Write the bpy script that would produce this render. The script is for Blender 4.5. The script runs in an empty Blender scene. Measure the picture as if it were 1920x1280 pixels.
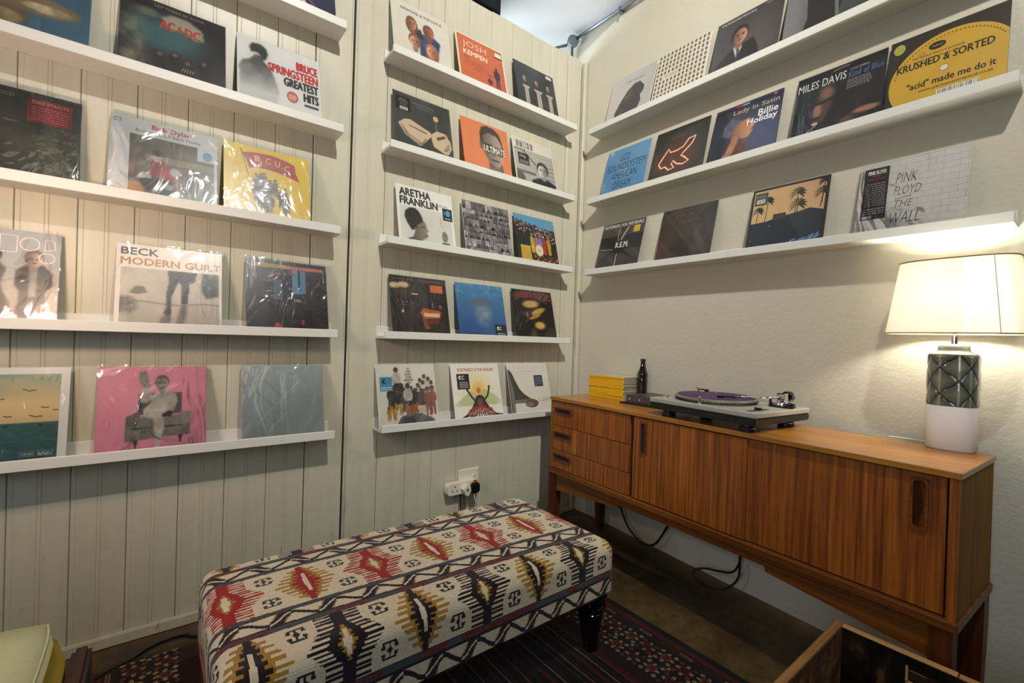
import bpy, bmesh, math, random
import numpy as np
from mathutils import Vector, Matrix

rnd = random.Random(7)
SC = bpy.context.scene
COL = SC.collection
PI = math.pi

# ------------------------------------------------------------------ camera
cam_d = bpy.data.cameras.new('camera')
cam_d.sensor_width = 36.0
cam_d.lens = 854.5646 / 1920 * 36.0
cam_d.clip_start = 0.02
cam = bpy.data.objects.new('camera', cam_d)
COL.objects.link(cam)
yaw, pitch, roll = 0.6588, -0.0048, 0.0313
CF = Vector((math.sin(yaw)*math.cos(pitch), math.cos(yaw)*math.cos(pitch), math.sin(pitch)))
cr = Vector((math.cos(yaw), -math.sin(yaw), 0)); cu = cr.cross(CF)
CR = cr*math.cos(roll) + cu*math.sin(roll)
CU = cu*math.cos(roll) - cr*math.sin(roll)
CP = Vector((-2.1125, -2.0465, 1.1221))
M = Matrix.Identity(4)
for i in range(3):
    M[i][0] = CR[i]; M[i][1] = CU[i]; M[i][2] = -CF[i]; M[i][3] = CP[i]
cam.matrix_world = M
SC.camera = cam

# ------------------------------------------------------------------ light and exposure
SC.view_settings.view_transform = 'Standard'
SC.view_settings.look = 'None'
SC.view_settings.gamma = 1.0
SC.view_settings.exposure = 0.0
SC.view_settings.use_curve_mapping = False
SC.cycles.use_denoising = True
SC.cycles.max_bounces = 8
SC.cycles.transparent_max_bounces = 12
SC.cycles.sample_clamp_indirect = 6.0

world = bpy.data.worlds.new('world'); SC.world = world
world.use_nodes = True
bg = world.node_tree.nodes['Background']
bg.inputs[0].default_value = (0.75, 0.87, 1.0, 1); bg.inputs[1].default_value = 0.07

def light(name, kind, loc, energy, color, target=None, **kw):
    d = bpy.data.lights.new(name, kind); d.energy = energy; d.color = color
    for k, v in kw.items(): setattr(d, k, v)
    o = bpy.data.objects.new(name, d); COL.objects.link(o); o.location = loc
    if target is not None:
        o.rotation_euler = (Vector(target) - Vector(loc)).to_track_quat('-Z', 'Y').to_euler()
    return o
# ceiling spot of the room, above and behind the camera
light('ceiling_spot', 'SPOT', (-1.66, -2.5, 3.6), 265, (1.0, 0.965, 0.915), (-1.05, 0.1, 2.25),
      spot_size=math.radians(86), spot_blend=0.95, shadow_soft_size=0.04)
light('ceiling_spot', 'SPOT', (-1.62, -2.46, 3.6), 185, (1.0, 0.96, 0.89), (0.0, -1.05, 2.05),
      spot_size=math.radians(84), spot_blend=0.95, shadow_soft_size=0.04)
# warm reading lamp just left of the frame, between two shelves
light('reading_lamp', 'POINT', (-2.47, -0.66, 1.42), 15.0, (1.0, 0.69, 0.51), shadow_soft_size=0.05)
# daylight through the window in the left wall and through the skylight behind the partition
light('window_daylight', 'AREA', (-3.9, -2.3, 1.5), 20, (0.62, 0.80, 1.0), (-1.4, -1.2, 0.3), shape='RECTANGLE', size=0.9, size_y=1.2)
light('skylight_daylight', 'AREA', (-1.2, 1.6, 2.2), 75, (0.80, 0.90, 1.0), (-0.5, 0.6, 3.1), shape='RECTANGLE', size=2.0, size_y=1.0)
# added soft fill light, high up behind the camera, not a fitting of the room
light('room_fill_light', 'AREA', (-2.6, -3.4, 3.4), 6, (1.0, 0.95, 0.86), (-1.0, -0.6, 0.6), shape='RECTANGLE', size=1.6, size_y=1.2)

# ------------------------------------------------------------------ helpers
def lin(c):
    c = np.asarray(c, float) / 255.0
    return np.where(c <= 0.04045, c/12.92, ((c+0.055)/1.055)**2.4)
def lc(r, g, b): return tuple(lin((r, g, b))) + (1.0,)

def tag(o, label=None, cat=None, group=None, kind=None):
    if label: o['label'] = label
    if cat: o['category'] = cat
    if group: o['group'] = group
    if kind: o['kind'] = kind
    return o
def empty(name, loc=(0, 0, 0), rot=(0, 0, 0), parent=None):
    o = bpy.data.objects.new(name, None); o.empty_display_size = 0.05
    COL.objects.link(o); o.location = loc; o.rotation_euler = rot
    if parent: o.parent = parent
    return o
def thing(name, label, cat, loc=(0, 0, 0), rot=(0, 0, 0), group=None):
    return tag(empty(name, loc, rot), label, cat, group)
def link(name, me, mat, parent=None, smooth=False):
    o = bpy.data.objects.new(name, me); COL.objects.link(o)
    if mat is not None and not me.materials:
        for m in (mat if isinstance(mat, (list, tuple)) else [mat]): me.materials.append(m)
    if parent: o.parent = parent
    if smooth:
        me.polygons.foreach_set('use_smooth', [True]*len(me.polygons))
        me.update()
    return o

class MB:
    """collects shapes, links them as ONE mesh object"""
    def __init__(s): s.v = []; s.f = []; s.m = []; s.mi = 0
    def add(s, vs, fs):
        n = len(s.v); s.v += [tuple(map(float, p)) for p in vs]
        s.f += [tuple(i+n for i in f) for f in fs]; s.m += [s.mi]*len(fs)
    def box(s, x0, x1, y0, y1, z0, z1, ch=0.0):
        if ch <= 0:
            v = [(x, y, z) for x in (x0, x1) for y in (y0, y1) for z in (z0, z1)]
            s.add(v, [(0, 1, 3, 2), (4, 6, 7, 5), (0, 4, 5, 1), (2, 3, 7, 6), (0, 2, 6, 4), (1, 5, 7, 3)]); return
        bm = bmesh.new(); bmesh.ops.create_cube(bm, size=1)
        for q in bm.verts:
            q.co = Vector(((x0+x1)/2 + q.co.x*(x1-x0), (y0+y1)/2 + q.co.y*(y1-y0), (z0+z1)/2 + q.co.z*(z1-z0)))
        bmesh.ops.bevel(bm, geom=bm.edges[:], offset=ch, segments=2 if ch > 0.003 else 1, affect='EDGES')
        s.addbm(bm)
    def addbm(s, bm):
        bm.verts.index_update(); s.add([v.co[:] for v in bm.verts], [[v.index for v in f.verts] for f in bm.faces]); bm.free()
    def prism(s, pts, a0, a1, axis='z'):
        n = len(pts)
        def P(p, a): return {'z': (p[0], p[1], a), 'y': (p[0], a, p[1]), 'x': (a, p[0], p[1])}[axis]
        v = [P(p, a0) for p in pts] + [P(p, a1) for p in pts]
        f = [tuple(range(n))[::-1], tuple(range(n, 2*n))] + [(i, (i+1) % n, n+(i+1) % n, n+i) for i in range(n)]
        s.add(v, f)
    def lathe(s, prof, c=(0, 0, 0), n=32, sx=1.0, sy=1.0, mat=None, power=2.0):
        """prof: list of (r, z)"""
        vs = []; fs = []
        for r, z in prof:
            for k in range(n):
                a = 2*PI*k/n; ca, sa = math.cos(a), math.sin(a)
                if power != 2.0:
                    ca = math.copysign(abs(ca)**(2/power), ca); sa = math.copysign(abs(sa)**(2/power), sa)
                p = Vector((r*ca*sx, r*sa*sy, z))
                if mat is not None: p = mat @ p
                vs.append((p.x+c[0], p.y+c[1], p.z+c[2]))
        m = len(prof)
        for i in range(m-1):
            for k in range(n):
                fs.append((i*n+k, i*n+(k+1) % n, (i+1)*n+(k+1) % n, (i+1)*n+k))
        if prof[0][0] > 1e-6: fs.append(tuple(range(n))[::-1])
        if prof[-1][0] > 1e-6: fs.append(tuple((m-1)*n+k for k in range(n)))
        s.add(vs, fs)
    def tube(s, pts, r, n=8, cap=True):
        pts = [Vector(p) for p in pts]; vs = []; fs = []; up = Vector((0, 0, 1)); prev = None
        for i, p in enumerate(pts):
            d = (pts[min(i+1, len(pts)-1)] - pts[max(i-1, 0)]).normalized()
            if prev is None:
                a = d.cross(up) if abs(d.z) < 0.95 else d.cross(Vector((1, 0, 0)))
            else:
                a = prev - d*prev.dot(d)
            a.normalize(); prev = a; b = d.cross(a)
            rr = r[i] if isinstance(r, (list, tuple)) else r
            for k in range(n):
                t = 2*PI*k/n; q = p + a*(rr*math.cos(t)) + b*(rr*math.sin(t)); vs.append(q[:])
        for i in range(len(pts)-1):
            for k in range(n): fs.append((i*n+k, i*n+(k+1) % n, (i+1)*n+(k+1) % n, (i+1)*n+k))
        if cap: fs.append(tuple(range(n))[::-1]); fs.append(tuple((len(pts)-1)*n+k for k in range(n)))
        s.add(vs, fs)
    def mesh(s, name):
        me = bpy.data.meshes.new(name); me.from_pydata(s.v, [], s.f)
        if s.mi: me.polygons.foreach_set('material_index', s.m)
        me.update(); return me
    def build(s, name, mat, parent=None, smooth=False):
        return link(name, s.mesh(name), mat, parent, smooth)
def spline(pts, k=8):
    pts = [Vector(p) for p in pts]; out = []
    for i in range(len(pts)-1):
        p0 = pts[max(i-1, 0)]; p1 = pts[i]; p2 = pts[i+1]; p3 = pts[min(i+2, len(pts)-1)]
        for j in range(k):
            t = j/k
            out.append(0.5*((2*p1) + (p2-p0)*t + (2*p0-5*p1+4*p2-p3)*t*t + (3*p1-p0-3*p2+p3)*t**3))
    out.append(pts[-1]); return out
def one(name, mat, fn, parent=None, smooth=False):
    b = MB(); fn(b); return b.build(name, mat, parent, smooth)
def autosmooth(o, ang=35):
    me = o.data; me.polygons.foreach_set('use_smooth', [True]*len(me.polygons))
    try: me.set_sharp_from_angle(angle=math.radians(ang))
    except Exception: pass
    return o

# ------------------------------------------------------------------ materials
def nodes(name):
    m = bpy.data.materials.new(name); m.use_nodes = True
    nt = m.node_tree; return m, nt, nt.nodes['Principled BSDF']
def N(nt, t, **kw):
    n = nt.nodes.new(t)
    for k, v in kw.items():
        if k.startswith('i_'):
            n.inputs[int(k[2:]) if k[2:].isdigit() else k[2:]].default_value = v
        else: setattr(n, k, v)
    return n
def coords(nt, scale=(1, 1, 1), kind='Object', rot=(0, 0, 0)):
    tc = N(nt, 'ShaderNodeTexCoord'); mp = N(nt, 'ShaderNodeMapping')
    mp.inputs['Scale'].default_value = scale; mp.inputs['Rotation'].default_value = rot
    nt.links.new(tc.outputs[kind], mp.inputs[0]); return mp.outputs[0]
def mixc(nt, f, a, b, mode='MIX'):
    n = N(nt, 'ShaderNodeMix', data_type='RGBA', blend_type=mode)
    for s, v in ((0, f), (6, a), (7, b)):
        if hasattr(v, 'links'): nt.links.new(v, n.inputs[s])
        else: n.inputs[s].default_value = v
    return n.outputs[2]
def ramp(nt, f, stops):
    r = N(nt, 'ShaderNodeValToRGB'); cr_ = r.color_ramp
    while len(cr_.elements) < len(stops): cr_.elements.new(0.5)
    for e, (p, c) in zip(cr_.elements, stops): e.position = p; e.color = c if len(c) == 4 else (*c, 1)
    nt.links.new(f, r.inputs[0]); return r.outputs[0]
def noise(nt, co, scale, detail=4, rough=0.55, dist=0.0):
    n = N(nt, 'ShaderNodeTexNoise'); n.inputs['Scale'].default_value = scale; n.inputs['Detail'].default_value = detail
    n.inputs['Roughness'].default_value = rough; n.inputs['Distortion'].default_value = dist
    nt.links.new(co, n.inputs['Vector']); return n.outputs[0]
def bump(nt, bs, h, strength, dist=0.002, normal=None):
    b = N(nt, 'ShaderNodeBump'); b.inputs['Strength'].default_value = strength; b.inputs['Distance'].default_value = dist
    nt.links.new(h, b.inputs['Height']); nt.links.new(b.outputs[0], bs.inputs['Normal']); return b
def plain(name, col, rough=0.5, metal=0.0, var=0.06, scale=30, bmp=0.0, coat=0.0, spec=0.5):
    m, nt, bs = nodes(name); co = coords(nt)
    nz = noise(nt, co, scale)
    a = lc(*col); b_ = tuple(x*(1-var*2.5) for x in a[:3]) + (1,)
    nt.links.new(mixc(nt, nz, a, b_), bs.inputs['Base Color'])
    bs.inputs['Roughness'].default_value = rough; bs.inputs['Metallic'].default_value = metal
    bs.inputs['Coat Weight'].default_value = coat; bs.inputs['Specular IOR Level'].default_value = spec
    if bmp: bump(nt, bs, nz, bmp)
    return m
def m_paintwood():
    m, nt, bs = nodes('cream_painted_boards'); co = coords(nt, kind='Object')
    g = N(nt, 'ShaderNodeNewGeometry'); mp = N(nt, 'ShaderNodeMapping'); nt.links.new(g.outputs['Position'], mp.inputs[0])
    mp.inputs['Scale'].default_value = (9, 9, 0.8)
    streak = noise(nt, mp.outputs[0], 3.0, 6, 0.6)
    mp2 = N(nt, 'ShaderNodeMapping'); nt.links.new(g.outputs['Position'], mp2.inputs[0]); mp2.inputs['Scale'].default_value = (1.0, 1.0, 0.45)
    blot = noise(nt, mp2.outputs[0], 3.2, 5, 0.65)
    base = mixc(nt, ramp(nt, streak, [(0.3, (0, 0, 0)), (0.75, (1, 1, 1))]), lc(200, 195, 174), lc(190, 186, 163))
    c2 = mixc(nt, ramp(nt, blot, [(0.5, (0, 0, 0)), (0.72, (0.5, 0.5, 0.5))]), base, lc(176, 174, 150))
    mp3 = N(nt, 'ShaderNodeMapping'); nt.links.new(g.outputs['Position'], mp3.inputs[0]); mp3.inputs['Scale'].default_value = (30, 30, 7)
    scr = noise(nt, mp3.outputs[0], 1.0, 3, 0.5, 0.8)
    sep = N(nt, 'ShaderNodeSeparateXYZ'); nt.links.new(g.outputs['Position'], sep.inputs[0])
    low = N(nt, 'ShaderNodeMapRange'); low.inputs[1].default_value = 0.75; low.inputs[2].default_value = 0.1
    nt.links.new(sep.outputs[2], low.inputs[0])
    sm = ramp(nt, scr, [(0.66, (0, 0, 0)), (0.72, (1, 1, 1))])
    mm = N(nt, 'ShaderNodeMath', operation='MULTIPLY'); nt.links.new(sm, mm.inputs[0]); nt.links.new(low.outputs[0], mm.inputs[1])
    mm2 = N(nt, 'ShaderNodeMath', operation='MULTIPLY'); nt.links.new(mm.outputs[0], mm2.inputs[0]); mm2.inputs[1].default_value = 0.45
    nt.links.new(mixc(nt, mm2.outputs[0], c2, lc(120, 115, 95)), bs.inputs['Base Color'])
    bs.inputs['Roughness'].default_value = 0.42
    bump(nt, bs, streak, 0.25, 0.001); return m
def m_plaster():
    m, nt, bs = nodes('beige_plaster')
    g = N(nt, 'ShaderNodeNewGeometry'); co = g.outputs['Position']
    a = noise(nt, co, 2.2, 5, 0.6); f = noise(nt, co, 55, 5, 0.6)
    nt.links.new(mixc(nt, a, lc(192, 186, 166), lc(202, 196, 177)), bs.inputs['Base Color'])
    bs.inputs['Roughness'].default_value = 0.55
    h = N(nt, 'ShaderNodeMath', operation='MULTIPLY_ADD'); nt.links.new(a, h.inputs[0]); h.inputs[1].default_value = 3.0; nt.links.new(f, h.inputs[2])
    bump(nt, bs, h.outputs[0], 0.35, 0.004); return m
def m_wood(name, c1, c2, c3, axis='z', scale=1.0, rough=0.35, coat=0.15):
    """grain running along axis in object space"""
    m, nt, bs = nodes(name)
    sc = {'z': (60, 60, 1.6), 'x': (1.6, 60, 60), 'y': (60, 1.6, 60)}[axis]
    co = coords(nt, tuple(x*scale for x in sc))
    oi = N(nt, 'ShaderNodeObjectInfo')
    ad = N(nt, 'ShaderNodeVectorMath', operation='ADD'); nt.links.new(co, ad.inputs[0])
    ml = N(nt, 'ShaderNodeVectorMath', operation='SCALE'); ml.inputs[0].default_value = (37, 11, 23); nt.links.new(oi.outputs['Random'], ml.inputs['Scale'])
    nt.links.new(ml.outputs[0], ad.inputs[1])
    a = noise(nt, ad.outputs[0], 1.0, 6, 0.62, 0.15)
    sc2 = {'z': (5, 5, 0.35), 'x': (0.35, 5, 5), 'y': (5, 0.35, 5)}[axis]
    co2 = coords(nt, sc2); ad2 = N(nt, 'ShaderNodeVectorMath', operation='ADD'); nt.links.new(co2, ad2.inputs[0]); nt.links.new(ml.outputs[0], ad2.inputs[1])
    b_ = noise(nt, ad2.outputs[0], 1.0, 4, 0.55, 0.3)
    fine = ramp(nt, a, [(0.34, lc(*c1)), (0.52, lc(*c2)), (0.70, lc(*c3))])
    nt.links.new(mixc(nt, ramp(nt, b_, [(0.35, (0, 0, 0)), (0.7, (1, 1, 1))]), fine, mixc(nt, 0.30, fine, lc(*c1)) , 'MIX'), bs.inputs['Base Color'])
    bs.inputs['Roughness'].default_value = rough; bs.inputs['Coat Weight'].default_value = coat; bs.inputs['Coat Roughness'].default_value = 0.25
    bump(nt, bs, a, 0.12, 0.001); return m
def m_attr(name, rough=0.5, coat=0.0, fabric=False, spec=0.5):
    m, nt, bs = nodes(name)
    at = N(nt, 'ShaderNodeAttribute', attribute_name='Col')
    co = coords(nt)
    nz = noise(nt, co, 260 if fabric else 12, 3)
    r = ramp(nt, nz, [(0.3, (0.72, 0.72, 0.72)), (0.7, (1, 1, 1))]) if fabric else ramp(nt, nz, [(0.3, (0.93, 0.93, 0.93)), (0.7, (1, 1, 1))])
    nt.links.new(mixc(nt, 1.0, at.outputs['Color'], r, 'MULTIPLY'), bs.inputs['Base Color'])
    bs.inputs['Roughness'].default_value = rough; bs.inputs['Coat Weight'].default_value = coat
    bs.inputs['Specular IOR Level'].default_value = spec
    if fabric:
        wv = N(nt, 'ShaderNodeTexWave', wave_type='BANDS', bands_direction='Y'); wv.inputs['Scale'].default_value = 120; wv.inputs['Distortion'].default_value = 1.5
        nt.links.new(co, wv.inputs[0]); bump(nt, bs, wv.outputs[1], 0.35, 0.001)
        bs.inputs['Sheen Weight'].default_value = 0.15
    return m
def m_film(name='clear_plastic_film', strength=0.6, scale=9.0, base=0.012):
    m, nt, bs = nodes(name); nt.nodes.remove(bs); out = nt.nodes['Material Output']
    tr = N(nt, 'ShaderNodeBsdfTransparent'); tr.inputs[0].default_value = (0.97, 0.97, 0.97, 1)
    gl = N(nt, 'ShaderNodeBsdfAnisotropic') if False else N(nt, 'ShaderNodeBsdfGlossy')
    gl.inputs['Roughness'].default_value = 0.10; gl.inputs['Color'].default_value = (1, 1, 1, 1)
    oi = N(nt, 'ShaderNodeObjectInfo'); co = coords(nt, (1, 1, 0.55), rot=(0, 0.5, 0))
    ml = N(nt, 'ShaderNodeVectorMath', operation='SCALE'); ml.inputs[0].default_value = (31, 17, 53); nt.links.new(oi.outputs['Random'], ml.inputs['Scale'])
    ad = N(nt, 'ShaderNodeVectorMath', operation='ADD'); nt.links.new(co, ad.inputs[0]); nt.links.new(ml.outputs[0], ad.inputs[1])
    a = noise(nt, ad.outputs[0], scale, 2.5, 0.5, 1.2)
    b2 = N(nt, 'ShaderNodeBump'); b2.inputs['Strength'].default_value = strength; b2.inputs['Distance'].default_value = 0.012
    nt.links.new(a, b2.inputs['Height']); nt.links.new(b2.outputs[0], gl.inputs['Normal'])
    fr = N(nt, 'ShaderNodeFresnel'); fr.inputs[0].default_value = 1.45; nt.links.new(b2.outputs[0], fr.inputs['Normal'])
    fa = N(nt, 'ShaderNodeMath', operation='MULTIPLY_ADD'); nt.links.new(fr.outputs[0], fa.inputs[0]); fa.inputs[1].default_value = 1.0; fa.inputs[2].default_value = base
    mx = N(nt, 'ShaderNodeMixShader'); nt.links.new(fa.outputs[0], mx.inputs[0]); nt.links.new(tr.outputs[0], mx.inputs[1]); nt.links.new(gl.outputs[0], mx.inputs[2])
    nt.links.new(mx.outputs[0], out.inputs[0]); return m

M_BOARD = m_paintwood()
M_GAP = plain('dark_gap', (30, 28, 22), 0.9, var=0.1)
M_PLASTER = m_plaster()
M_BACKROOM = plain('dark_back_room', (96, 84, 70), 0.8, var=0.05, scale=3)
M_WHITE = plain('white_lacquer', (218, 217, 208), 0.38, var=0.02, scale=4)
M_CEIL = plain('white_ceiling_paint', (236, 238, 238), 0.7, var=0.02, scale=3)
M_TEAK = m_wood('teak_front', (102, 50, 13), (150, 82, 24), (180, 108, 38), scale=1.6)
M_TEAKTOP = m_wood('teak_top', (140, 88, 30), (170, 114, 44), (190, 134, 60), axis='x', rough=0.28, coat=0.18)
M_TEAKRAIL = m_wood('teak_rail', (88, 48, 18), (116, 68, 26), (138, 86, 36), axis='x', coat=0.03)
M_TEAKDARK = m_wood('teak_leg', (60, 30, 13), (84, 44, 20), (102, 56, 26), axis='z', coat=0.0)
M_TEAKSIDE = m_wood('teak_side', (112, 74, 22), (142, 98, 32), (160, 116, 44), rough=0.6, coat=0.0)
M_RECESS = plain('dark_brown_recess', (58, 30, 14), 0.85, spec=0.1)
for m_, sp_ in ((M_TEAKSIDE, 0.12), (M_TEAKRAIL, 0.25), (M_TEAKDARK, 0.15)):
    m_.node_tree.nodes['Principled BSDF'].inputs['Specular IOR Level'].default_value = sp_
M_HANDLE = m_wood('teak_handle', (76, 34, 12), (104, 52, 18), (122, 66, 24), axis='x')
M_BLACK = plain('black_plastic', (20, 21, 23), 0.35, var=0.05)
M_BLACKGLOSS = plain('black_lacquer', (10, 9, 9), 0.12, var=0.05, coat=0.6)
M_SILVER = plain('silver_metal', (176, 174, 166), 0.35, 0.75, var=0.03)
M_CHROME = plain('chrome', (225, 225, 225), 0.12, 1.0, var=0.01)
M_STEEL = plain('galvanised_steel', (150, 160, 168), 0.35, 0.9, var=0.08, scale=60)
M_RUBBER = plain('rubber_cable', (14, 14, 15), 0.45)
M_WHITEPL = plain('white_plastic', (222, 217, 198), 0.35, var=0.02)
M_PRINT = m_attr('cover_print', 0.32, 0.25)
M_CARD = plain('card_edge', (205, 200, 188), 0.6, var=0.04)
M_FILM = m_film()
M_FILM2 = m_film('crumpled_plastic_film', 0.85, 11.0, 0.05)

# ================================================================== the setting
PT = 2.885            # top of the boarded partition
def plank_profile(w, bead=True, edge=0.004):
    """x,y outline of the face of one tongue-and-groove board, front at y<0"""
    h = w/2; p = [(-h, 0.0), (-h, -0.0095), (-h+edge*0.5, -0.012), (-h+0.012, -0.012), (-h+0.0135, -0.0108), (-h+0.015, -0.012), (-h+0.017, -0.012)]
    if bead: p += [(-0.0062, -0.012), (-0.005, -0.0104), (-0.0038, -0.012), (0.0038, -0.012), (0.005, -0.0104), (0.0062, -0.012)]
    p += [(h-edge*0.5, -0.012), (h, -0.0095), (h, 0.0)]
    return p
def plank_mesh(w, bead=True, z0=0.0, z1=PT):
    b = MB(); b.prism(plank_profile(w, bead), z0, z1); return b.mesh('plank')
wall_back = tag(empty('wall_back', (0, 0.012, 0)), kind='structure')
def add_plank(me, x, dz=0.0):
    o = link('plank', me, M_BOARD, wall_back); o.location = (x, 0, dz); return o
pm = plank_mesh(0.1413); k = 0
for i in range(8):                      # right of the seam
    add_plank(pm, -1.301 + 0.1425*(i+0.5), rnd.uniform(-0.006, 0.003))
add_plank(plank_mesh(0.153, True), -1.301 - 0.0775, 0.0)
add_plank(plank_mesh(0.118, False), -0.161 + 0.0635, 0.002)
add_plank(plank_mesh(0.150, False), -1.4635 - 0.0755 - 0.0015, 0.0)
for i in range(14):
    add_plank(pm, -1.618 - 0.1425*(i+0.5) + 0.0, rnd.uniform(-0.004, 0.002))
one('backing', M_GAP, lambda b: b.box(-3.95, 0, 0.002, 0.03, 0, PT-0.02), wall_back)
# trims
t = tag(one('trim_1', M_BOARD, lambda b: b.box(-0.030, -0.004, -0.020, 0.011, 0.05, PT-0.004, 0.003)), kind='structure')
t = tag(one('trim_2', M_BOARD, lambda b: (b.box(-1.4555, -1.447, -0.006, 0.002, 0.05, PT, 0.002), b.box(-1.4715, -1.464, -0.005, 0.002, 0.05, PT, 0.002))), kind='structure')
bb = tag(one('baseboard_back', M_BOARD, lambda b: b.box(-3.95, -0.001, -0.016, 0.0, 0.035, 0.075, 0.004)), kind='structure')

def plaster_wall():
    b = MB()
    b.box(0, 0.12, -4.4, 2.6, 0, 3.09); b.box(0, 0.12, -4.4, -0.45, 3.09, 3.95)
    return tag(b.build('wall_right', M_PLASTER), kind='structure')
plaster_wall()
tag(one('wall_front', M_BACKROOM, lambda b: b.box(-4.1, 0.0, -4.5, -4.4, 0, 3.95)), kind='structure')
wl = MB(); wl.box(-4.1, -4.0, -4.4, 2.6, 0, 0.9); wl.box(-4.1, -4.0, -4.4, 2.6, 2.15, 3.95)
wl.box(-4.1, -4.0, -4.4, -2.85, 0.9, 2.15); wl.box(-4.1, -4.0, -1.75, 2.6, 0.9, 2.15)
tag(wl.build('wall_left', M_BACKROOM), kind='structure')
tag(one('wall_far', M_CEIL, lambda b: b.box(-4.0, 0.12, 2.6, 2.7, 0, 3.09)), kind='structure')
ce = MB(); ce.box(-4.1, 0.12, -0.45, 2.7, 3.095, 3.2); ce.box(-4.1, 0.12, -4.5, -0.45, 3.95, 4.05); ce.box(-4.1, 0.0, -0.45, -0.40, 3.2, 3.95)
tag(ce.build('ceiling', M_CEIL), kind='structure')

# floor: old brown concrete
m, nt, bs = nodes('brown_concrete'); co = coords(nt)
a = noise(nt, co, 2.5, 6, 0.65, 0.4); f = noise(nt, co, 22, 5, 0.6)
c1 = ramp(nt, a, [(0.32, lc(46, 34, 20)), (0.5, lc(88, 68, 36)), (0.68, lc(116, 94, 54))])
c2 = mixc(nt, ramp(nt, f, [(0.4, (0, 0, 0)), (0.8, (0.7, 0.7, 0.7))]), c1, lc(44, 34, 20))
nt.links.new(c2, bs.inputs['Base Color']); bs.inputs['Roughness'].default_value = 0.45
bump(nt, bs, f, 0.3, 0.003); M_FLOOR = m
tag(one('floor', M_FLOOR, lambda b: b.box(-4.1, 0.12, -4.5, 2.7, -0.1, 0.0)), kind='structure')
def curb():
    b = MB(); ys = [0.0 - 0.11*i for i in range(20)]; n = 5; vs = []; fs = []
    for i, y in enumerate(ys):
        top = max(0.0, 0.056 - max(0, -y-0.2)*0.045); r2 = random.Random(i)
        w = 0.163 + 0.012*r2.uniform(-1, 1)
        top2 = max(0.0, top*0.85-0.006)
        for x, z in ((0, top), (-0.06, top*1.0-0.002), (-w+0.015, top2), (-w, max(0, top2-0.012)), (-w-0.012, -0.005)): vs.append((x, y, z+r2.uniform(-.0015, .0015)))
    for i in range(len(ys)-1):
        for j in range(4): fs.append((i*5+j, i*5+j+1, (i+1)*5+j+1, (i+1)*5+j))
    b.add(vs, fs); return b
tag(curb().build('trim_3', M_FLOOR, smooth=True), kind='structure')
tag(one('trim_4', M_FLOOR, lambda b: b.prism([(-0.001, -0.02), (-0.001, 0.037), (-0.045, 0.033), (-0.062, 0.0), (-0.062, -0.02)], -3.9, -0.18, 'x')), kind='structure')

# ================================================================== picture ledges
XL, XLR, DEP, HL, HB = -1.3249, -1.5273, 0.1125, 0.0334, 0.056
ZM = [2.3754, 1.9558, 1.5313, 1.1075, 0.6875]
ZL = [2.3804, 1.9537, 1.5347, 1.1060, 0.6874]
ZR = [2.3567, 1.9398, 1.5178]
RY0, RL, RANG = 0.1468, 0.8672, 0.004
def ledge_meshes(L):
    a = MB(); a.box(0, L, -0.012, -0.0005, 0.0, HB, 0.0015)
    c = MB(); c.box(0, L, -DEP+0.011, -0.012, 0.0, 0.012, 0.0)
    d = MB(); d.box(0, L, -DEP, -DEP+0.011, 0.0, HL, 0.0015)
    return a.mesh('back_panel'), c.mesh('base_board'), d.mesh('front_lip')
LM = ledge_meshes(1.15); LR_ = ledge_meshes(RL-0.0012)
def ledge(ms, loc, rz, label, group):
    t = thing('picture_ledge', label, 'shelf', loc, (0, 0, rz), group)
    for n, me in zip(('back_panel', 'base_board', 'front_lip'), ms): link(n, me, M_WHITE, t)
    return t
ordn = ['top', 'second', 'third', 'fourth', 'bottom']
for i, z in enumerate(ZM):
    ledge(LM, (XL, 0.0, z), 0, 'white picture ledge on the boards beside the corner, %s of its column of five' % ordn[i], 'ledges beside the corner')
ordl = ['highest one, cut by the frame top', 'second from the top', 'middle one', 'fourth down, at eye height', 'lowest one']
for i, z in enumerate(ZL):
    ledge(LM, (XLR-1.15, 0.0, z), 0, 'white picture ledge on the left boards, ' + ordl[i], 'ledges on the left boards')
ordr = ['top', 'middle', 'bottom']
def RP(t, n, z):
    return (math.sin(RANG)*t - math.cos(RANG)*n, -math.cos(RANG)*t - math.sin(RANG)*n, z)
RZ = -PI/2 + RANG
for i, z in enumerate(ZR):
    for j in range(2):
        ledge(LR_, RP(RY0 + j*RL, 0.0, z), RZ, 'white picture ledge on the plaster wall, %s row, %s' % (ordr[i], ['half next to the corner', 'half above the table lamp'][j]), 'ledges on the plaster wall')

# ================================================================== sideboard
SBX, SBY, SBZ = -0.404, -0.197, -PI/2 - 0.0554
sb = thing('sideboard', 'long mid-century teak sideboard with drawers, sliding doors and tapered legs', 'sideboard', (SBX, SBY, 0), (0, 0, SBZ))
SL, SD, ST = 1.645, 0.392, 0.817
def sbw(x, y, z):
    c, s = math.cos(SBZ), math.sin(SBZ); return (SBX + c*x - s*y, SBY + s*x + c*y, z)
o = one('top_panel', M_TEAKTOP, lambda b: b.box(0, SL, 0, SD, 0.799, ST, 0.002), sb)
def carcass(b):
    b.box(0.004, 0.020, 0.008, SD-0.004, 0.432, 0.799)
    b.box(0.563, 0.577, 0.030, SD-0.004, 0.432, 0.799)
    b.box(0.020, SL-0.022, SD-0.012, SD-0.004, 0.432, 0.799)
    b.box(0.020, SL-0.022, 0.035, SD-0.012, 0.432, 0.440)
one('carcass', M_TEAKSIDE, carcass, sb)
one('side_panel', M_TEAKSIDE, lambda b: b.box(SL-0.024, SL-0.004, 0.008, SD-0.004, 0.432, 0.799, 0.0015), sb)
one('stile', M_TEAK, lambda b: b.box(SL-0.024, SL-0.004, 0.004, 0.008, 0.432, 0.799), sb)
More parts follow.
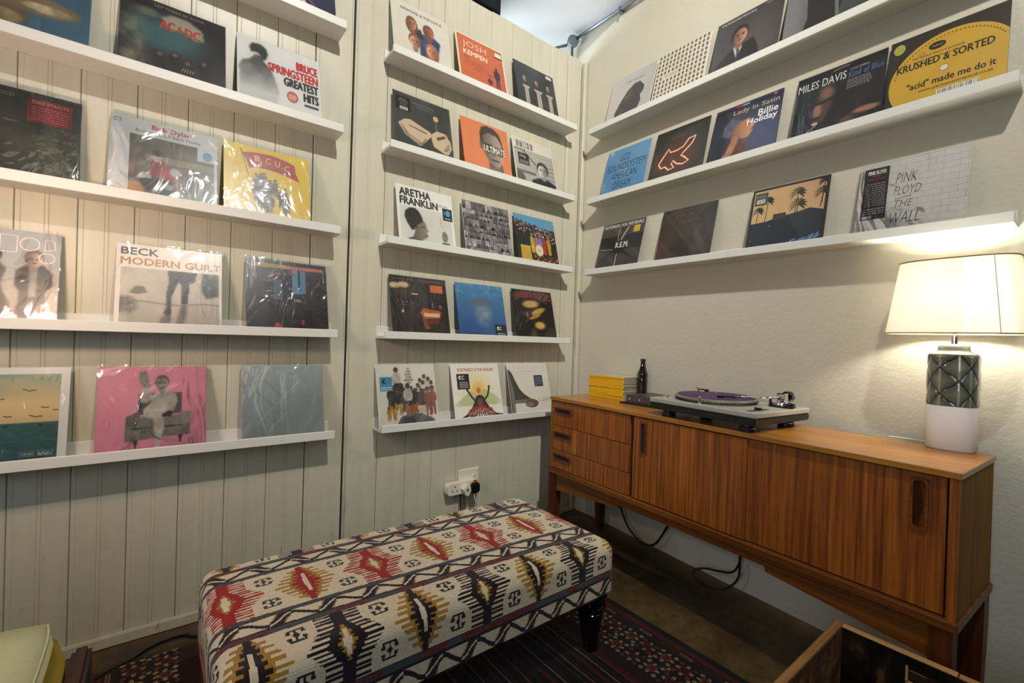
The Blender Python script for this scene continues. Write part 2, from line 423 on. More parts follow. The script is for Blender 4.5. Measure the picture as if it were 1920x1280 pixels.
one('interior_panel', M_GAP, lambda b: b.box(0.022, SL-0.026, 0.034, 0.037, 0.44, 0.797), sb)
def base(b):
    b.box(-0.002, SL+0.002, -0.004, SD, 0.406, 0.432, 0.003)
one('base_rail', M_TEAKRAIL, base, sb)
one('apron', M_TEAKDARK if False else M_TEAKRAIL, lambda b: b.box(0.05, SL-0.05, 0.012, 0.034, 0.372, 0.404, 0.001), sb)
for nm, pts in (('apron_bracket', [(0.06, 0.372), (0.06, 0.312), (0.10, 0.318), (0.495, 0.356), (0.50, 0.372)]),
                ('apron_bracket', [(SL-0.05, 0.372), (SL-0.05, 0.312), (SL-0.1, 0.318), (1.165, 0.354), (1.16, 0.372)])):
    one(nm, M_TEAKRAIL, lambda b: b.prism(pts, 0.013, 0.033, 'y'), sb)
one('end_apron', M_TEAKRAIL, lambda b: (b.box(SL-0.034, SL-0.014, 0.05, SD-0.05, 0.384, 0.404)), sb)
def leg_b(x0, y0, x1t, y1t, z0=0.0, w0=0.024):
    b = MB(); w1 = w0-0.007
    cx, cy = x0, y0
    vs = []
    for z, w in ((0.404, w0), (0.30, w0), (z0, w1)):
        for sx, sy in ((-1, -1), (1, -1), (1, 1), (-1, 1)):
            vs.append((cx + sx*w + (x1t if z < 0.1 else 0), cy + sy*w + (y1t if z < 0.1 else 0), z))
    fs = [(3, 2, 1, 0), (8, 9, 10, 11)]
    for i in range(2):
        for k in range(4): fs.append((i*4+k, i*4+(k+1) % 4, (i+1)*4+(k+1) % 4, (i+1)*4+k))
    b.add(vs, fs); return b
for x, y, z0 in ((0.03, 0.028, 0.0), (SL-0.032, 0.028, 0.0), (0.075, SD-0.055, 0.046), (SL-0.035, SD-0.034, 0.0)):
    leg_b(x, y, 0.0, 0.0, z0, 0.031 if y > 0.3 and x > 1 else 0.024).build('leg', M_TEAKDARK, sb)
# handle: rounded slot frame standing proud, dark scoop inside
def slot_handle(parent, cx, cz, w, h, y, mat_f=M_HANDLE, vert=False):
    bm = bmesh.new(); outer = [(-w/2, -h/2), (w/2, -h/2), (w/2, h/2), (-w/2, h/2)]
    iw, ih = w/2-0.006, h/2-0.006; r = min(iw, ih)*0.9; inner = []
    for (sx, sz, a0) in ((1, -1, -90), (1, 1, 0), (-1, 1, 90), (-1, -1, 180)):
        for j in range(5):
            a = math.radians(a0 + j*22.5); inner.append((sx*(iw-r)+r*math.cos(a), sz*(ih-r)+r*math.sin(a)))
    b = MB(); n = len(inner)
    ov = []
    for (px, pz) in inner:
        s = max(abs(px)/(w/2), abs(pz)/(h/2)); ov.append((px/s, pz/s))
    for s_, c_ in ((1, -1), (1, 1), (-1, 1), (-1, -1)):
        j = min(range(n), key=lambda q: (ov[q][0]-s_*w/2)**2 + (ov[q][1]-c_*h/2)**2); ov[j] = (s_*w/2, c_*h/2)
    y1, y0 = y-0.006, y
    vs = [(cx+p[0], y1, cz+p[1]) for p in ov] + [(cx+p[0], y1, cz+p[1]) for p in inner] + [(cx+p[0], y0, cz+p[1]) for p in ov] + [(cx+p[0], y0-0.0005, cz+p[1]) for p in inner]
    fs = []
    for i in range(n):
        j = (i+1) % n
        fs += [(i, j, n+j, n+i), (i, 2*n+i, 2*n+j, j), (n+i, n+j, 3*n+j, 3*n+i)]
    fs.append(tuple(range(3*n, 4*n)))
    b.add(vs, fs); h_ = b.build('handle', mat_f, parent)
    # finger grip: a wavy dark strip inside the slot
    g = MB(); m_ = 12; L = 2*iw*0.92 if not vert else 2*ih*0.92; vs = []; fs = []
    for i in range(m_+1):
        t = i/m_*2-1; off = 0.35*math.cos(t*PI)
        hw = (ih if not vert else iw)
        c0 = -hw*0.93; c1 = hw*(0.30+off*0.9)
        for c_ in (c0, c1):
            p = (t*L/2, c_) if not vert else (c_, t*L/2)
            vs.append((cx+p[0], y-0.0012, cz+p[1]))
    for i in range(m_): fs.append((2*i, 2*i+1, 2*i+3, 2*i+2))
    g.add(vs, fs); return h_, g
for z0, z1, hz in ((0.664, 0.795, 0.747), (0.536, 0.661, 0.615), (0.434, 0.533, 0.497)):
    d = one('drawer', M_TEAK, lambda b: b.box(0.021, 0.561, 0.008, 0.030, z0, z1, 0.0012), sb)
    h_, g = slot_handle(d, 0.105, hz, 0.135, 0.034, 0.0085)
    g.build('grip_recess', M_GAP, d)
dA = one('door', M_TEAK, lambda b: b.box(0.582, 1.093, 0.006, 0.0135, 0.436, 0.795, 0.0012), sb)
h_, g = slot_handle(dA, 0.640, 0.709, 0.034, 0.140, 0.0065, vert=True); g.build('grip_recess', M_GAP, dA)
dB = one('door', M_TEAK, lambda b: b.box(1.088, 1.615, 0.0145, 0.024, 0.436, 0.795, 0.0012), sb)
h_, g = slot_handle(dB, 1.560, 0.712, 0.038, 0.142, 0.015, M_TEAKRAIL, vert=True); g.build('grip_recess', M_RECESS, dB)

# ================================================================== magazines on the sideboard
M_YEL = plain('yellow_spine', (236, 180, 18), 0.4, var=0.08, scale=90)
M_PAGES = plain('page_edges', (176, 166, 150), 0.8, var=0.15, scale=220)
M_MAGCOV = plain('magazine_cover', (196, 186, 150), 0.4, var=0.1, scale=20)
magz = ST; nmag = 14
ordm = ['bottom', 'second from bottom', 'third from bottom', 'fourth from bottom', 'fifth from bottom', 'sixth from bottom', 'seventh from bottom', 'seventh from top', 'sixth from top', 'fifth from top', 'fourth from top', 'third from top', 'second from top', 'topmost']
for i in range(nmag):
    th = 0.0082 + rnd.uniform(-0.0012, 0.0016)
    dx, dy, rz = rnd.uniform(-0.002, 0.002), rnd.uniform(-0.003, 0.003), rnd.uniform(-0.012, 0.012)
    t = thing('magazine', 'yellow-spined magazine, %s of the stack on the sideboard' % ordm[i], 'magazine', (-0.088+dx, -0.384+dy, magz), (0, 0, rz), 'stack of yellow-spined magazines')
    one('pages', M_PAGES, lambda b: b.box(-0.074, 0.080, -0.119, 0.119, 0.0007, th-0.0007), t)
    def cov(b):
        b.box(-0.0775, 0.080, -0.121, 0.121, th-0.0007, th-0.0001); b.box(-0.0775, 0.080, -0.121, 0.121, 0.0, 0.0006)
    one('cover', M_MAGCOV, cov, t)
    one('spine', M_YEL, lambda b: b.box(-0.0785, -0.0742, -0.1215, 0.1215, 0.0, th-0.0001, 0.001), t)
    magz += th

# ================================================================== bottle
M_BROWNGLASS = plain('dark_brown_glass', (22, 10, 6), 0.08, var=0.02, coat=0.7)
bt = thing('glass_bottle', 'small dark brown glass bottle without cap, behind the amplifier', 'bottle', (-0.045, -0.537, ST))
def bottle(b):
    prof = [(0.0, 0.0), (0.024, 0.0), (0.026, 0.005), (0.0255, 0.03), (0.0245, 0.085), (0.0262, 0.092), (0.0262, 0.112), (0.0245, 0.118), (0.0258, 0.13), (0.0245, 0.145), (0.019, 0.160), (0.0145, 0.178), (0.012, 0.200), (0.0125, 0.206), (0.0138, 0.208), (0.0138, 0.219), (0.012, 0.222), (0.009, 0.222), (0.009, 0.19), (0.0, 0.185)]
    n = 48; vs = []; fs = []
    for r, z in prof:
        fl = 0.045 if (0.03 < z < 0.09 or 0.128 < z < 0.17) else 0.0
        for k_ in range(n):
            a = 2*PI*k_/n; rr = r*(1+fl*math.cos(a*10)); vs.append((rr*math.cos(a), rr*math.sin(a), z))
    for i in range(len(prof)-1):
        for k_ in range(n): fs.append((i*n+k_, i*n+(k_+1) % n, (i+1)*n+(k_+1) % n, (i+1)*n+k_))
    b.add(vs, fs)
one('bottle_body', M_BROWNGLASS, bottle, bt, smooth=True)

# ================================================================== amplifier
M_AMP = plain('grey_amp_metal', (92, 80, 78), 0.4, 0.4, var=0.03)
am = thing('amplifier', 'small grey amplifier with volume knob tucked behind the turntable', 'amplifier', (-0.135, -0.71, ST), (0, 0, SBZ+0.05))
# local: x along the length of the sideboard, y towards the wall
one('base_tray', M_BLACK, lambda b: b.box(-0.15, 0.125, -0.125, 0.10, 0.0, 0.008, 0.001), am)
one('casing', M_AMP, lambda b: b.box(-0.132, 0.12, -0.085, 0.095, 0.008, 0.044, 0.0015), am)
one('front_panel', M_AMP, lambda b: b.box(-0.134, 0.122, -0.094, -0.085, 0.007, 0.046, 0.001), am)
def knob(cx, cz, r, d):
    b = MB(); rot = Matrix.Rotation(PI/2, 3, 'X'); b.lathe([(r*1.0, 0), (r, d*0.9), (r*0.93, d), (0, d)], (cx, -0.094, cz), 28, mat=rot); return b
knob(0.065, 0.027, 0.0165, 0.016).build('volume_knob', M_AMP, am, True)
knob(-0.112, 0.024, 0.0035, 0.003).build('button', M_WHITEPL, am); knob(-0.052, 0.024, 0.003, 0.003).build('button', M_WHITEPL, am)

# ================================================================== turntable
M_TTTOP = plain('turntable_plate', (176, 174, 164), 0.42, 0.25, var=0.03)
M_MAT = plain('purple_slipmat', (86, 52, 92), 0.85, var=0.12, scale=160)
tt = thing('turntable', 'silver and black record turntable with a purple slipmat', 'turntable', (-0.272, -1.110, ST), (0, 0, -PI/2-0.105))
TL, TD = 0.466, 0.368
one('plinth', M_BLACK, lambda b: b.box(-TL/2, TL/2, -TD/2, TD/2, 0.029, 0.056, 0.004), tt)
one('top_plate', M_TTTOP, lambda b: b.box(-TL/2-0.001, TL/2+0.001, -TD/2-0.001, TD/2+0.001, 0.0555, 0.075, 0.003), tt)
for sx in (-1, 1):
    for sy in (-1, 1):
        f = one('foot', M_BLACK, lambda b: b.lathe([(0, 0), (0.027, 0.0), (0.029, 0.002), (0.029, 0.015), (0.024, 0.018), (0.022, 0.031), (0, 0.031)], (sx*(TL/2-0.058), sy*(TD/2-0.055), 0), 28), tt); autosmooth(f)
        r_ = one('foot_ring', M_CHROME, lambda b: b.lathe([(0.0293, 0.0132), (0.0299, 0.0145), (0.0293, 0.0158)], (sx*(TL/2-0.058), sy*(TD/2-0.055), 0), 28), f)
PX = -0.045
pl = one('platter', M_SILVER, lambda b: b.lathe([(0, 0.0755), (0.146, 0.0755), (0.151, 0.0775), (0.157, 0.086), (0.160, 0.092), (0.160, 0.094), (0.154, 0.0955), (0, 0.0955)], (PX, 0.0, 0), 72), tt); autosmooth(pl)
def dots(b):
    for i in range(110):
        a = 2*PI*i/110; c, s = math.cos(a), math.sin(a); r = 0.1563
        for z in (0.0805, 0.0845):
            rr = r - 0.0022 + (z-0.0805)*0.7
            b.box(PX+rr*c-0.0017, PX+rr*c+0.0017, rr*s-0.0017, rr*s+0.0017, z-0.0012, z+0.0012)
one('strobe_dots', M_BLACK, dots, pl)
one('slipmat', M_MAT, lambda b: b.lathe([(0, 0.0956), (0.149, 0.0956), (0.150, 0.097), (0.149, 0.0985), (0, 0.0985)], (PX, 0, 0), 72), tt)
one('spindle', M_CHROME, lambda b: b.lathe([(0.0034, 0.0985), (0.0034, 0.107), (0.002, 0.110), (0, 0.110)], (PX, 0, 0), 16), tt)
# power switch tower and cartridge spot light
one('power_switch', M_CHROME, lambda b: (b.lathe([(0.011, 0.075), (0.011, 0.083), (0.009, 0.084), (0, 0.084)], (-TL/2+0.034, -TD/2+0.06, 0), 24)), tt)
hs = one('spare_cartridge_holder', M_SILVER, lambda b: b.box(-TL/2+0.03, -TL/2+0.10, TD/2-0.12, TD/2-0.085, 0.075, 0.079, 0.001), tt)
cart = one('spare_cartridge', M_BLACK, lambda b: (b.box(-TL/2+0.055, -TL/2+0.088, TD/2-0.115, TD/2-0.09, 0.105, 0.109), b.box(-TL/2+0.052, -TL/2+0.056, TD/2-0.115, TD/2-0.09, 0.08, 0.108), b.box(-TL/2+0.087, -TL/2+0.091, TD/2-0.115, TD/2-0.09, 0.08, 0.108)), tt)
one('cartridge_pin', M_WHITEPL, lambda b: [b.box(-TL/2+0.0585+i*0.0098, -TL/2+0.0655+i*0.0098, TD/2-0.116, TD/2-0.092, 0.084, 0.104) for i in range(3)], cart)
one('target_light', M_CHROME, lambda b: b.lathe([(0.0065, 0.075), (0.0065, 0.100), (0.005, 0.102), (0, 0.102)], (PX+0.035, -TD/2+0.012+0.02, 0), 20), tt)
one('pitch_slider', M_BLACK, lambda b: (b.box(TL/2-0.052, TL/2-0.034, -TD/2+0.03, -TD/2+0.15, 0.0745, 0.0762), b.box(TL/2-0.055, TL/2-0.031, -TD/2+0.085, -TD/2+0.097, 0.076, 0.085, 0.001)), tt)
# tonearm
TX, TY = TL/2-0.062, TD/2-0.080
base_ = one('tonearm_base', M_CHROME, lambda b: b.lathe([(0.044, 0.0752), (0.045, 0.080), (0.040, 0.083), (0.036, 0.084), (0.035, 0.091), (0.022, 0.093), (0.020, 0.100), (0, 0.100)], (TX, TY, 0), 48), tt); autosmooth(base_)
one('base_ring', M_BLACK, lambda b: b.lathe([(0.0452, 0.0755), (0.0465, 0.078), (0.0465, 0.082), (0.043, 0.0835)], (TX, TY, 0), 48), base_)
def gimbal(b):
    b.box(TX-0.016, TX-0.011, TY-0.014, TY+0.014, 0.098, 0.128, 0.001); b.box(TX+0.011, TX+0.016, TY-0.014, TY+0.014, 0.098, 0.128, 0.001)
    b.box(TX-0.016, TX+0.016, TY-0.013, TY+0.013, 0.098, 0.103, 0.001); b.box(TX-0.012, TX+0.012, TY-0.01, TY+0.01, 0.106, 0.122, 0.002)
one('gimbal', M_CHROME, gimbal, tt)
hx, hy = PX+0.085, -0.040
apts = spline([(TX+0.002, TY+0.012, 0.114), (TX-0.002, TY-0.03, 0.113), (TX-0.022, TY-0.085, 0.110), (hx+0.040, hy+0.045, 0.106), (hx+0.012, hy+0.012, 0.104)], 6)
one('tonearm_tube', M_CHROME, lambda b: b.tube(apts, 0.0042, 12), tt, smooth=True)
one('headshell', M_BLACK, lambda b: (b.add([(hx-0.030, hy-0.030, 0.1035), (hx-0.016, hy-0.040, 0.1035), (hx+0.020, hy+0.008, 0.1035), (hx+0.010, hy+0.020, 0.1035), (hx-0.030, hy-0.030, 0.108), (hx-0.016, hy-0.040, 0.108), (hx+0.020, hy+0.008, 0.108), (hx+0.010, hy+0.020, 0.108)], [(3, 2, 1, 0), (4, 5, 6, 7), (0, 1, 5, 4), (1, 2, 6, 5), (2, 3, 7, 6), (3, 0, 4, 7)]), b.box(hx-0.028, hx-0.012, hy-0.034, hy-0.016, 0.0990, 0.1036)), tt)
rot = Matrix.Rotation(-PI/2, 3, 'X')
cw = MB(); cw.lathe([(0, 0), (0.017, 0.0), (0.021, 0.003), (0.021, 0.010), (0.0195, 0.011), (0.021, 0.012), (0.021, 0.030), (0.018, 0.034), (0, 0.034)], (TX+0.003, TY+0.022, 0.114), 32, mat=rot)
autosmooth(cw.build('counterweight', M_BLACKGLOSS, tt))
cw = MB(); cw.lathe([(0.0215, 0.022), (0.0222, 0.024), (0.0215, 0.028)], (TX+0.003, TY+0.022, 0.114), 32, mat=rot); cw.build('counterweight_ring', M_CHROME, tt)
one('arm_rest', M_BLACK, lambda b: (b.box(TX-0.034, TX-0.028, TY-0.03, TY-0.022, 0.084, 0.108), b.box(TX-0.045, TX-0.03, TY-0.031, TY-0.021, 0.106, 0.110, 0.001)), tt)
one('antiskate_dial', M_BLACK, lambda b: b.lathe([(0.014, 0.0752), (0.014, 0.088), (0.018, 0.089), (0.018, 0.093), (0, 0.093)], (TX+0.040, TY-0.025, 0), 24), tt)
one('cueing_lever', M_CHROME, lambda b: b.tube([(TX+0.02, TY-0.03, 0.09), (TX+0.03, TY-0.035, 0.10), (TX+0.036, TY-0.05, 0.103)], 0.0015, 6), tt)
# thin lever standing behind the turntable
rc = one('signal_cable', M_RUBBER, lambda b: b.tube(spline([(-TL/2+0.02, TD/2-0.01, 0.075), (-TL/2-0.01, TD/2-0.005, 0.078), (-TL/2-0.028, TD/2-0.002, 0.095), (-TL/2-0.035, TD/2-0.002, 0.103)], 5), 0.0022, 6), tt)

# ================================================================== table lamp
lp = thing('table_lamp', 'lit table lamp with oval cream shade and grey diamond-pattern ceramic base', 'lamp', (-0.118, -1.762, ST), (0, 0, -PI/2-0.03))
m, nt, bs = nodes('grey_green_glaze'); co = coords(nt)
nz = noise(nt, co, 30, 4)
nt.links.new(mixc(nt, nz, lc(88, 94, 84), lc(120, 124, 108)), bs.inputs['Base Color']); bs.inputs['Roughness'].default_value = 0.12; bs.inputs['Coat Weight'].default_value = 0.8
M_GLAZE = m
M_BISQUE = plain('white_bisque', (224, 214, 208), 0.75, var=0.04, scale=12, bmp=0.1)
LW, LD = 0.060, 0.052     # half width, half depth
def oval(r, z): return r
def body(b, prof, n=64): b.lathe(prof, (0, 0, 0), n, sx=LW, sy=LD, power=2.7)
one('lower_body', M_BISQUE, lambda b: body(b, [(0, 0.0), (0.93, 0.0), (0.985, 0.006), (1.0, 0.03), (1.005, 0.139), (0, 0.139)]), lp, True)
def glazed():
    nz_, n = 96, 264; z0, z1 = 0.139, 0.297
    k_ = np.arange(n+1); i = np.arange(nz_+1); K, I = np.meshgrid(k_, i, indexing='ij')
    A_ = 2*PI*K/n; z = z0+(z1-z0)*I/nz_; v = I/nz_; u = K/n*6.0 + 0.25
    p, q = u, v*1.9+0.05
    dm = np.minimum(0.5-np.abs((p+q) % 1.0-0.5), 0.5-np.abs((p-q) % 1.0-0.5))
    cell = np.abs((p*2) % 1.0); cell = np.minimum(cell, 1-cell)
    rid = np.clip(1-np.abs(cell-0.035)/0.028, 0, 1)*(dm > 0.03)
    e = np.clip((0.5-np.abs(v-0.5))/0.02, 0, 1)
    off = (-0.0012*np.clip(1-dm/0.04, 0, 1) + 0.0013*np.clip(dm/0.34, 0, 1) + 0.0007*rid)*e
    ca, sa = np.cos(A_), np.sin(A_)
    ca = np.sign(ca)*np.abs(ca)**(2/2.7); sa = np.sign(sa)*np.abs(sa)**(2/2.7)
    P_ = np.stack([(LW+off)*ca, (LD+off)*sa, z], -1)
    f = np.clip(dm/0.34, 0, 1)[..., None]
    C = np.array([78., 84, 76])*(1-f) + np.array([112., 118, 102])*f
    C = np.where((rid > 0.3)[..., None], np.array([186., 186, 164]), C)
    C = np.where((dm < 0.026)[..., None], np.array([26., 30, 28]), C)
    C = (C[:-1, :-1]+C[1:, 1:])/2
    return P_, C
GLAZE_PC = glazed()
one('shoulder', M_GLAZE, lambda b: body(b, [(1.0, 0.297), (0.985, 0.301), (0.80, 0.307), (0.66, 0.310), (0.63, 0.316), (0.62, 0.327), (0.58, 0.330), (0, 0.330)]), lp, True)
one('collar', M_BISQUE, lambda b: b.lathe([(0.013, 0.330), (0.012, 0.334), (0, 0.334)], (0, 0, 0), 24), lp)
one('stem', M_CHROME, lambda b: b.lathe([(0.0075, 0.333), (0.0075, 0.40), (0.013, 0.402), (0.013, 0.43), (0, 0.43)], (0, 0, 0), 24), lp, False)
m, nt, bs = nodes('cream_shade_fabric'); out = nt.nodes['Material Output']
tl = N(nt, 'ShaderNodeBsdfTranslucent'); tl.inputs[0].default_value = (0.96, 0.93, 0.86, 1)
df = N(nt, 'ShaderNodeBsdfDiffuse'); df.inputs[0].default_value = (0.88, 0.86, 0.80, 1)
co = coords(nt, (1, 1, 1)); wv = noise(nt, co, 300, 2); bp_ = N(nt, 'ShaderNodeBump'); bp_.inputs['Strength'].default_value = 0.1; bp_.inputs['Distance'].default_value = 0.001
nt.links.new(wv, bp_.inputs['Height']); nt.links.new(bp_.outputs[0], df.inputs['Normal'])
mx = N(nt, 'ShaderNodeMixShader'); mx.inputs[0].default_value = 0.55
nt.links.new(df.outputs[0], mx.inputs[1]); nt.links.new(tl.outputs[0], mx.inputs[2]); nt.links.new(mx.outputs[0], out.inputs[0]); M_SHADE = m
def shade(b):
    n = 72
    for (sx0, sy0, z0, sx1, sy1, z1) in ((0.171, 0.098, 0.366, 0.138, 0.078, 0.598),):
        vs = []; fs = []
        for z, sx, sy in ((z0, sx0, sy0), (z1, sx1, sy1), (z1, sx1-0.0012, sy1-0.0012), (z0, sx0-0.0012, sy0-0.0012)):
            for k_ in range(n):
                a = 2*PI*k_/n; ca, sa = math.cos(a), math.sin(a)
                ca = math.copysign(abs(ca)**(2/2.9), ca); sa = math.copysign(abs(sa)**(2/2.9), sa)
                vs.append((sx*ca, sy*sa, z))
        for i in range(4):
            for k_ in range(n): fs.append((i*n+k_, i*n+(k_+1) % n, ((i+1) % 4)*n+(k_+1) % n, ((i+1) % 4)*n+k_))
        b.add(vs, fs)
sh = autosmooth(one('lamp_shade', M_SHADE, shade, lp))
def rim(z, sx, sy):
    pts = []
    for k_ in range(73):
        a = 2*PI*k_/72; ca, sa = math.cos(a), math.sin(a)
        ca = math.copysign(abs(ca)**(2/2.9), ca); sa = math.copysign(abs(sa)**(2/2.9), sa); pts.append((sx*ca, sy*sa, z))
    return pts
M_RIM = plain('shade_rim_tape', (150, 132, 92), 0.7, var=0.05)
one('shade_rim', M_RIM, lambda b: b.tube(rim(0.366, 0.1712, 0.0982), 0.0022, 6, False), sh)
one('shade_rim', M_RIM, lambda b: b.tube(rim(0.598, 0.1382, 0.0782), 0.0022, 6, False), sh)
one('shade_seam', M_RIM, lambda b: b.tube([(0.112, -0.0905, 0.368), (0.091, -0.0735, 0.597)], 0.0009, 6), sh)
m, nt, bs = nodes('lamp_bulb_glass'); out = nt.nodes['Material Output']
em = N(nt, 'ShaderNodeEmission'); em.inputs[0].default_value = (1, 0.86, 0.62, 1); em.inputs[1].default_value = 12
tr = N(nt, 'ShaderNodeBsdfTransparent'); mx = N(nt, 'ShaderNodeMixShader'); mx.inputs[0].default_value = 0.2
nt.links.new(tr.outputs[0], mx.inputs[1]); nt.links.new(em.outputs[0], mx.inputs[2]); nt.links.new(mx.outputs[0], out.inputs[0]); M_BULB = m
one('bulb', M_BULB, lambda b: b.lathe([(0, 0.43), (0.012, 0.432), (0.016, 0.447), (0.027, 0.468), (0.029, 0.483), (0.022, 0.502), (0.009, 0.511), (0, 0.512)], (0, 0, 0), 20), lp, True)
L = light('lamp_bulb_light', 'POINT', sbw(0, 0, 0), 14, (1.0, 0.93, 0.80), shadow_soft_size=0.03)
L.parent = lp; L.location = (0, 0, 0.485); L.data.shadow_soft_size = 0.032
one('power_cord', M_WHITEPL, lambda b: b.tube(spline([(-0.058, 0.03, 0.006), (-0.09, 0.055, 0.004), (-0.13, 0.062, 0.003), (-0.17, 0.055, 0.003)], 6), 0.0025, 6), lp, True)

# ================================================================== outlet, adapters, cables
ou = thing('wall_socket', 'square white wall socket on the boards above the ottoman', 'socket', (-0.793, 0.0, 0.302))
one('face_plate', M_WHITEPL, lambda b: b.box(-0.064, 0.062, -0.010, 0.0, 0.0, 0.127, 0.003), ou)
one('rocker_switch', M_WHITEPL, lambda b: b.box(0.02, 0.034, -0.015, -0.010, 0.082, 0.098, 0.002), ou)
one('screw', M_STEEL, lambda b: [b.box(x-0.002, x+0.002, -0.0105, -0.009, 0.108, 0.112) for x in (-0.052, 0.05)], ou)
ad = thing('plug_adapter', 'long white multiway adapter plugged into the wall socket', 'adapter', (-0.945, -0.010, 0.318))
rb = MB(); rr_ = [(cx + 0.019*math.cos(math.radians(a0+k_*15)), cz + 0.019*math.sin(math.radians(a0+k_*15))) for cx, cz, a0 in ((0.171, 0.019, -90), (0.171, 0.039, 0), (0.019, 0.039, 90), (0.019, 0.019, 180)) for k_ in range(7)]
rb.prism(rr_, -0.038, 0.0, 'y'); autosmooth(rb.build('adapter_body', M_WHITEPL, ad))
for cx in (0.042,):
    for dx, dz in ((0.0, 0.014), (-0.013, -0.008), (0.013, -0.008)):
        h2 = MB(); h2.lathe([(0, 0.0), (0.0035, 0.0), (0.0035, 0.0008), (0, 0.0008)], (cx+dx, -0.0381, 0.029+dz), 12, mat=Matrix.Rotation(PI/2, 3, 'X')); h2.build('pin_hole', M_GAP, ad)
wp = thing('white_plug', 'white three-pin plug with a green mark in the adapter', 'plug', (-0.845, -0.048, 0.325))
one('plug_body', M_WHITEPL, lambda b: b.prism([(-0.024, 0.022), (-0.006, -0.012), (0.010, -0.012), (0.022, 0.012), (0.016, 0.040), (-0.004, 0.042)], -0.030, 0.0, 'y'), wp)
one('green_mark', plain('green_print', (104, 128, 62), 0.5), lambda b: b.prism([(-0.008, 0.014), (0.002, 0.008), (0.009, 0.016), (0.005, 0.026), (-0.005, 0.024)], -0.0308, -0.0301, 'y'), wp)
bp2 = thing('black_plug', 'black plug with a red tab in the adapter', 'plug', (-0.793, -0.048, 0.318))
bpb = MB(); bpb.box(-0.024, 0.024, -0.036, 0.0, 0.0, 0.052, 0.008); autosmooth(bpb.build('plug_body', M_BLACK, bp2))
one('red_tab', plain('red_plastic', (176, 52, 40), 0.4), lambda b: b.box(-0.010, 0.010, -0.026, -0.012, 0.050, 0.066, 0.003), bp2)
def cable(name, label, pts, r, mat, k_=8, cat='cable'):
    b = MB(); b.tube(spline(pts, k_), r, 8); o = b.build(name, mat, None, True); return tag(o, label, cat)
cable('power_cable', 'black flex hanging straight down from the multiway adapter', [(-0.858, -0.03, 0.320), (-0.856, -0.028, 0.27), (-0.850, -0.026, 0.20), (-0.852, -0.03, 0.10), (-0.86, -0.075, 0.006)], 0.0034, M_RUBBER)
cable('power_cable', 'thin white flex curving down from the black plug', [(-0.800, -0.07, 0.318), (-0.799, -0.075, 0.29), (-0.785, -0.072, 0.255), (-0.765, -0.06, 0.22), (-0.75, -0.05, 0.12), (-0.74, -0.085, 0.006)], 0.0026, M_WHITEPL)
cable('power_cable', 'thick black cable looping below the sideboard near the drawers', [(-0.075, -0.40, 0.40), (-0.07, -0.43, 0.24), (-0.065, -0.475, 0.135), (-0.06, -0.54, 0.075), (-0.06, -0.60, 0.062), (-0.06, -0.66, 0.09), (-0.06, -0.72, 0.19), (-0.06, -0.75, 0.27), (-0.07, -0.77, 0.40)], 0.0055, M_RUBBER)
cable('power_cable', 'black cable coiled in a loop under the middle of the sideboard', [(-0.06, -1.075, 0.40), (-0.06, -1.082, 0.25), (-0.06, -1.092, 0.15), (-0.065, -1.08, 0.08), (-0.085, -1.03, 0.030), (-0.10, -0.96, 0.022), (-0.10, -0.90, 0.032), (-0.09, -0.895, 0.060), (-0.075, -0.94, 0.082), (-0.065, -1.00, 0.092), (-0.06, -1.06, 0.112), (-0.055, -1.088, 0.17), (-0.055, -1.09, 0.26), (-0.06, -1.085, 0.40)], 0.0048, M_RUBBER)
cable('signal_cable', 'thin grey wire crossing behind the far sideboard leg', [(-0.30, -0.03, 0.10), (-0.2, -0.06, 0.20), (-0.10, -0.10, 0.28), (-0.06, -0.15, 0.33), (-0.05, -0.2, 0.41)], 0.0024, plain('grey_flex', (150, 152, 150), 0.5))
cable('signal_cable', 'thin black cable sagging below the sideboard at the corner', [(-0.04, -0.06, 0.41), (-0.04, -0.08, 0.28), (-0.04, -0.14, 0.235), (-0.04, -0.22, 0.26), (-0.04, -0.27, 0.34), (-0.05, -0.28, 0.41)], 0.0036, M_RUBBER)
cable('signal_cable', 'thin brown wire drooping against the wall behind the sideboard legs', [(-0.03, -0.12, 0.41), (-0.03, -0.17, 0.24), (-0.03, -0.25, 0.17), (-0.03, -0.35, 0.22), (-0.03, -0.36, 0.41)], 0.002, plain('brown_flex', (96, 84, 72), 0.5))
cable('floor_cable', 'black cable lying along the skirting on the floor', [(-1.2, -0.072, 0.006), (-1.6, -0.074, 0.008), (-1.95, -0.068, 0.012), (-2.02, -0.060, 0.03), (-2.10, -0.062, 0.028), (-2.17, -0.075, 0.006), (-2.25, -0.13, 0.011), (-2.33, -0.22, 0.011), (-2.6, -0.28, 0.011)], 0.0042, M_RUBBER)

# ================================================================== conduit and the dark box above the partition
cd = thing('conduit', 'galvanised steel conduit with round junction box below the ceiling', 'conduit', (-0.037, 0.1, 3.045))
one('conduit_pipe', M_STEEL, lambda b: b.tube([(0.0, -0.03, 0.020), (0.010, -0.3, 0.020), (0.012, -0.5, 0.020), (0.012, -1.4, 0.020)], 0.010, 12), cd, True)
one('conduit_pipe', M_STEEL, lambda b: b.tube([(0.005, 0.0, -0.02), (0.008, 0.005, -0.5)], 0.009, 12), cd, True)
one('conduit_pipe', M_STEEL, lambda b: b.tube([(-0.03, 0.01, -0.01), (-0.11, 0.10, -0.03), (-0.5, 0.6, -0.04)], 0.009, 12), cd, True)
jb = MB(); jb.lathe([(0, 0), (0.034, 0.0), (0.036, 0.003), (0.036, 0.028), (0, 0.028)], (-0.01, -0.014, 0), 28, mat=Matrix.Rotation(PI/2, 3, 'X') @ Matrix.Rotation(-0.5, 3, 'Y')); autosmooth(jb.build('junction_box', M_STEEL, cd))
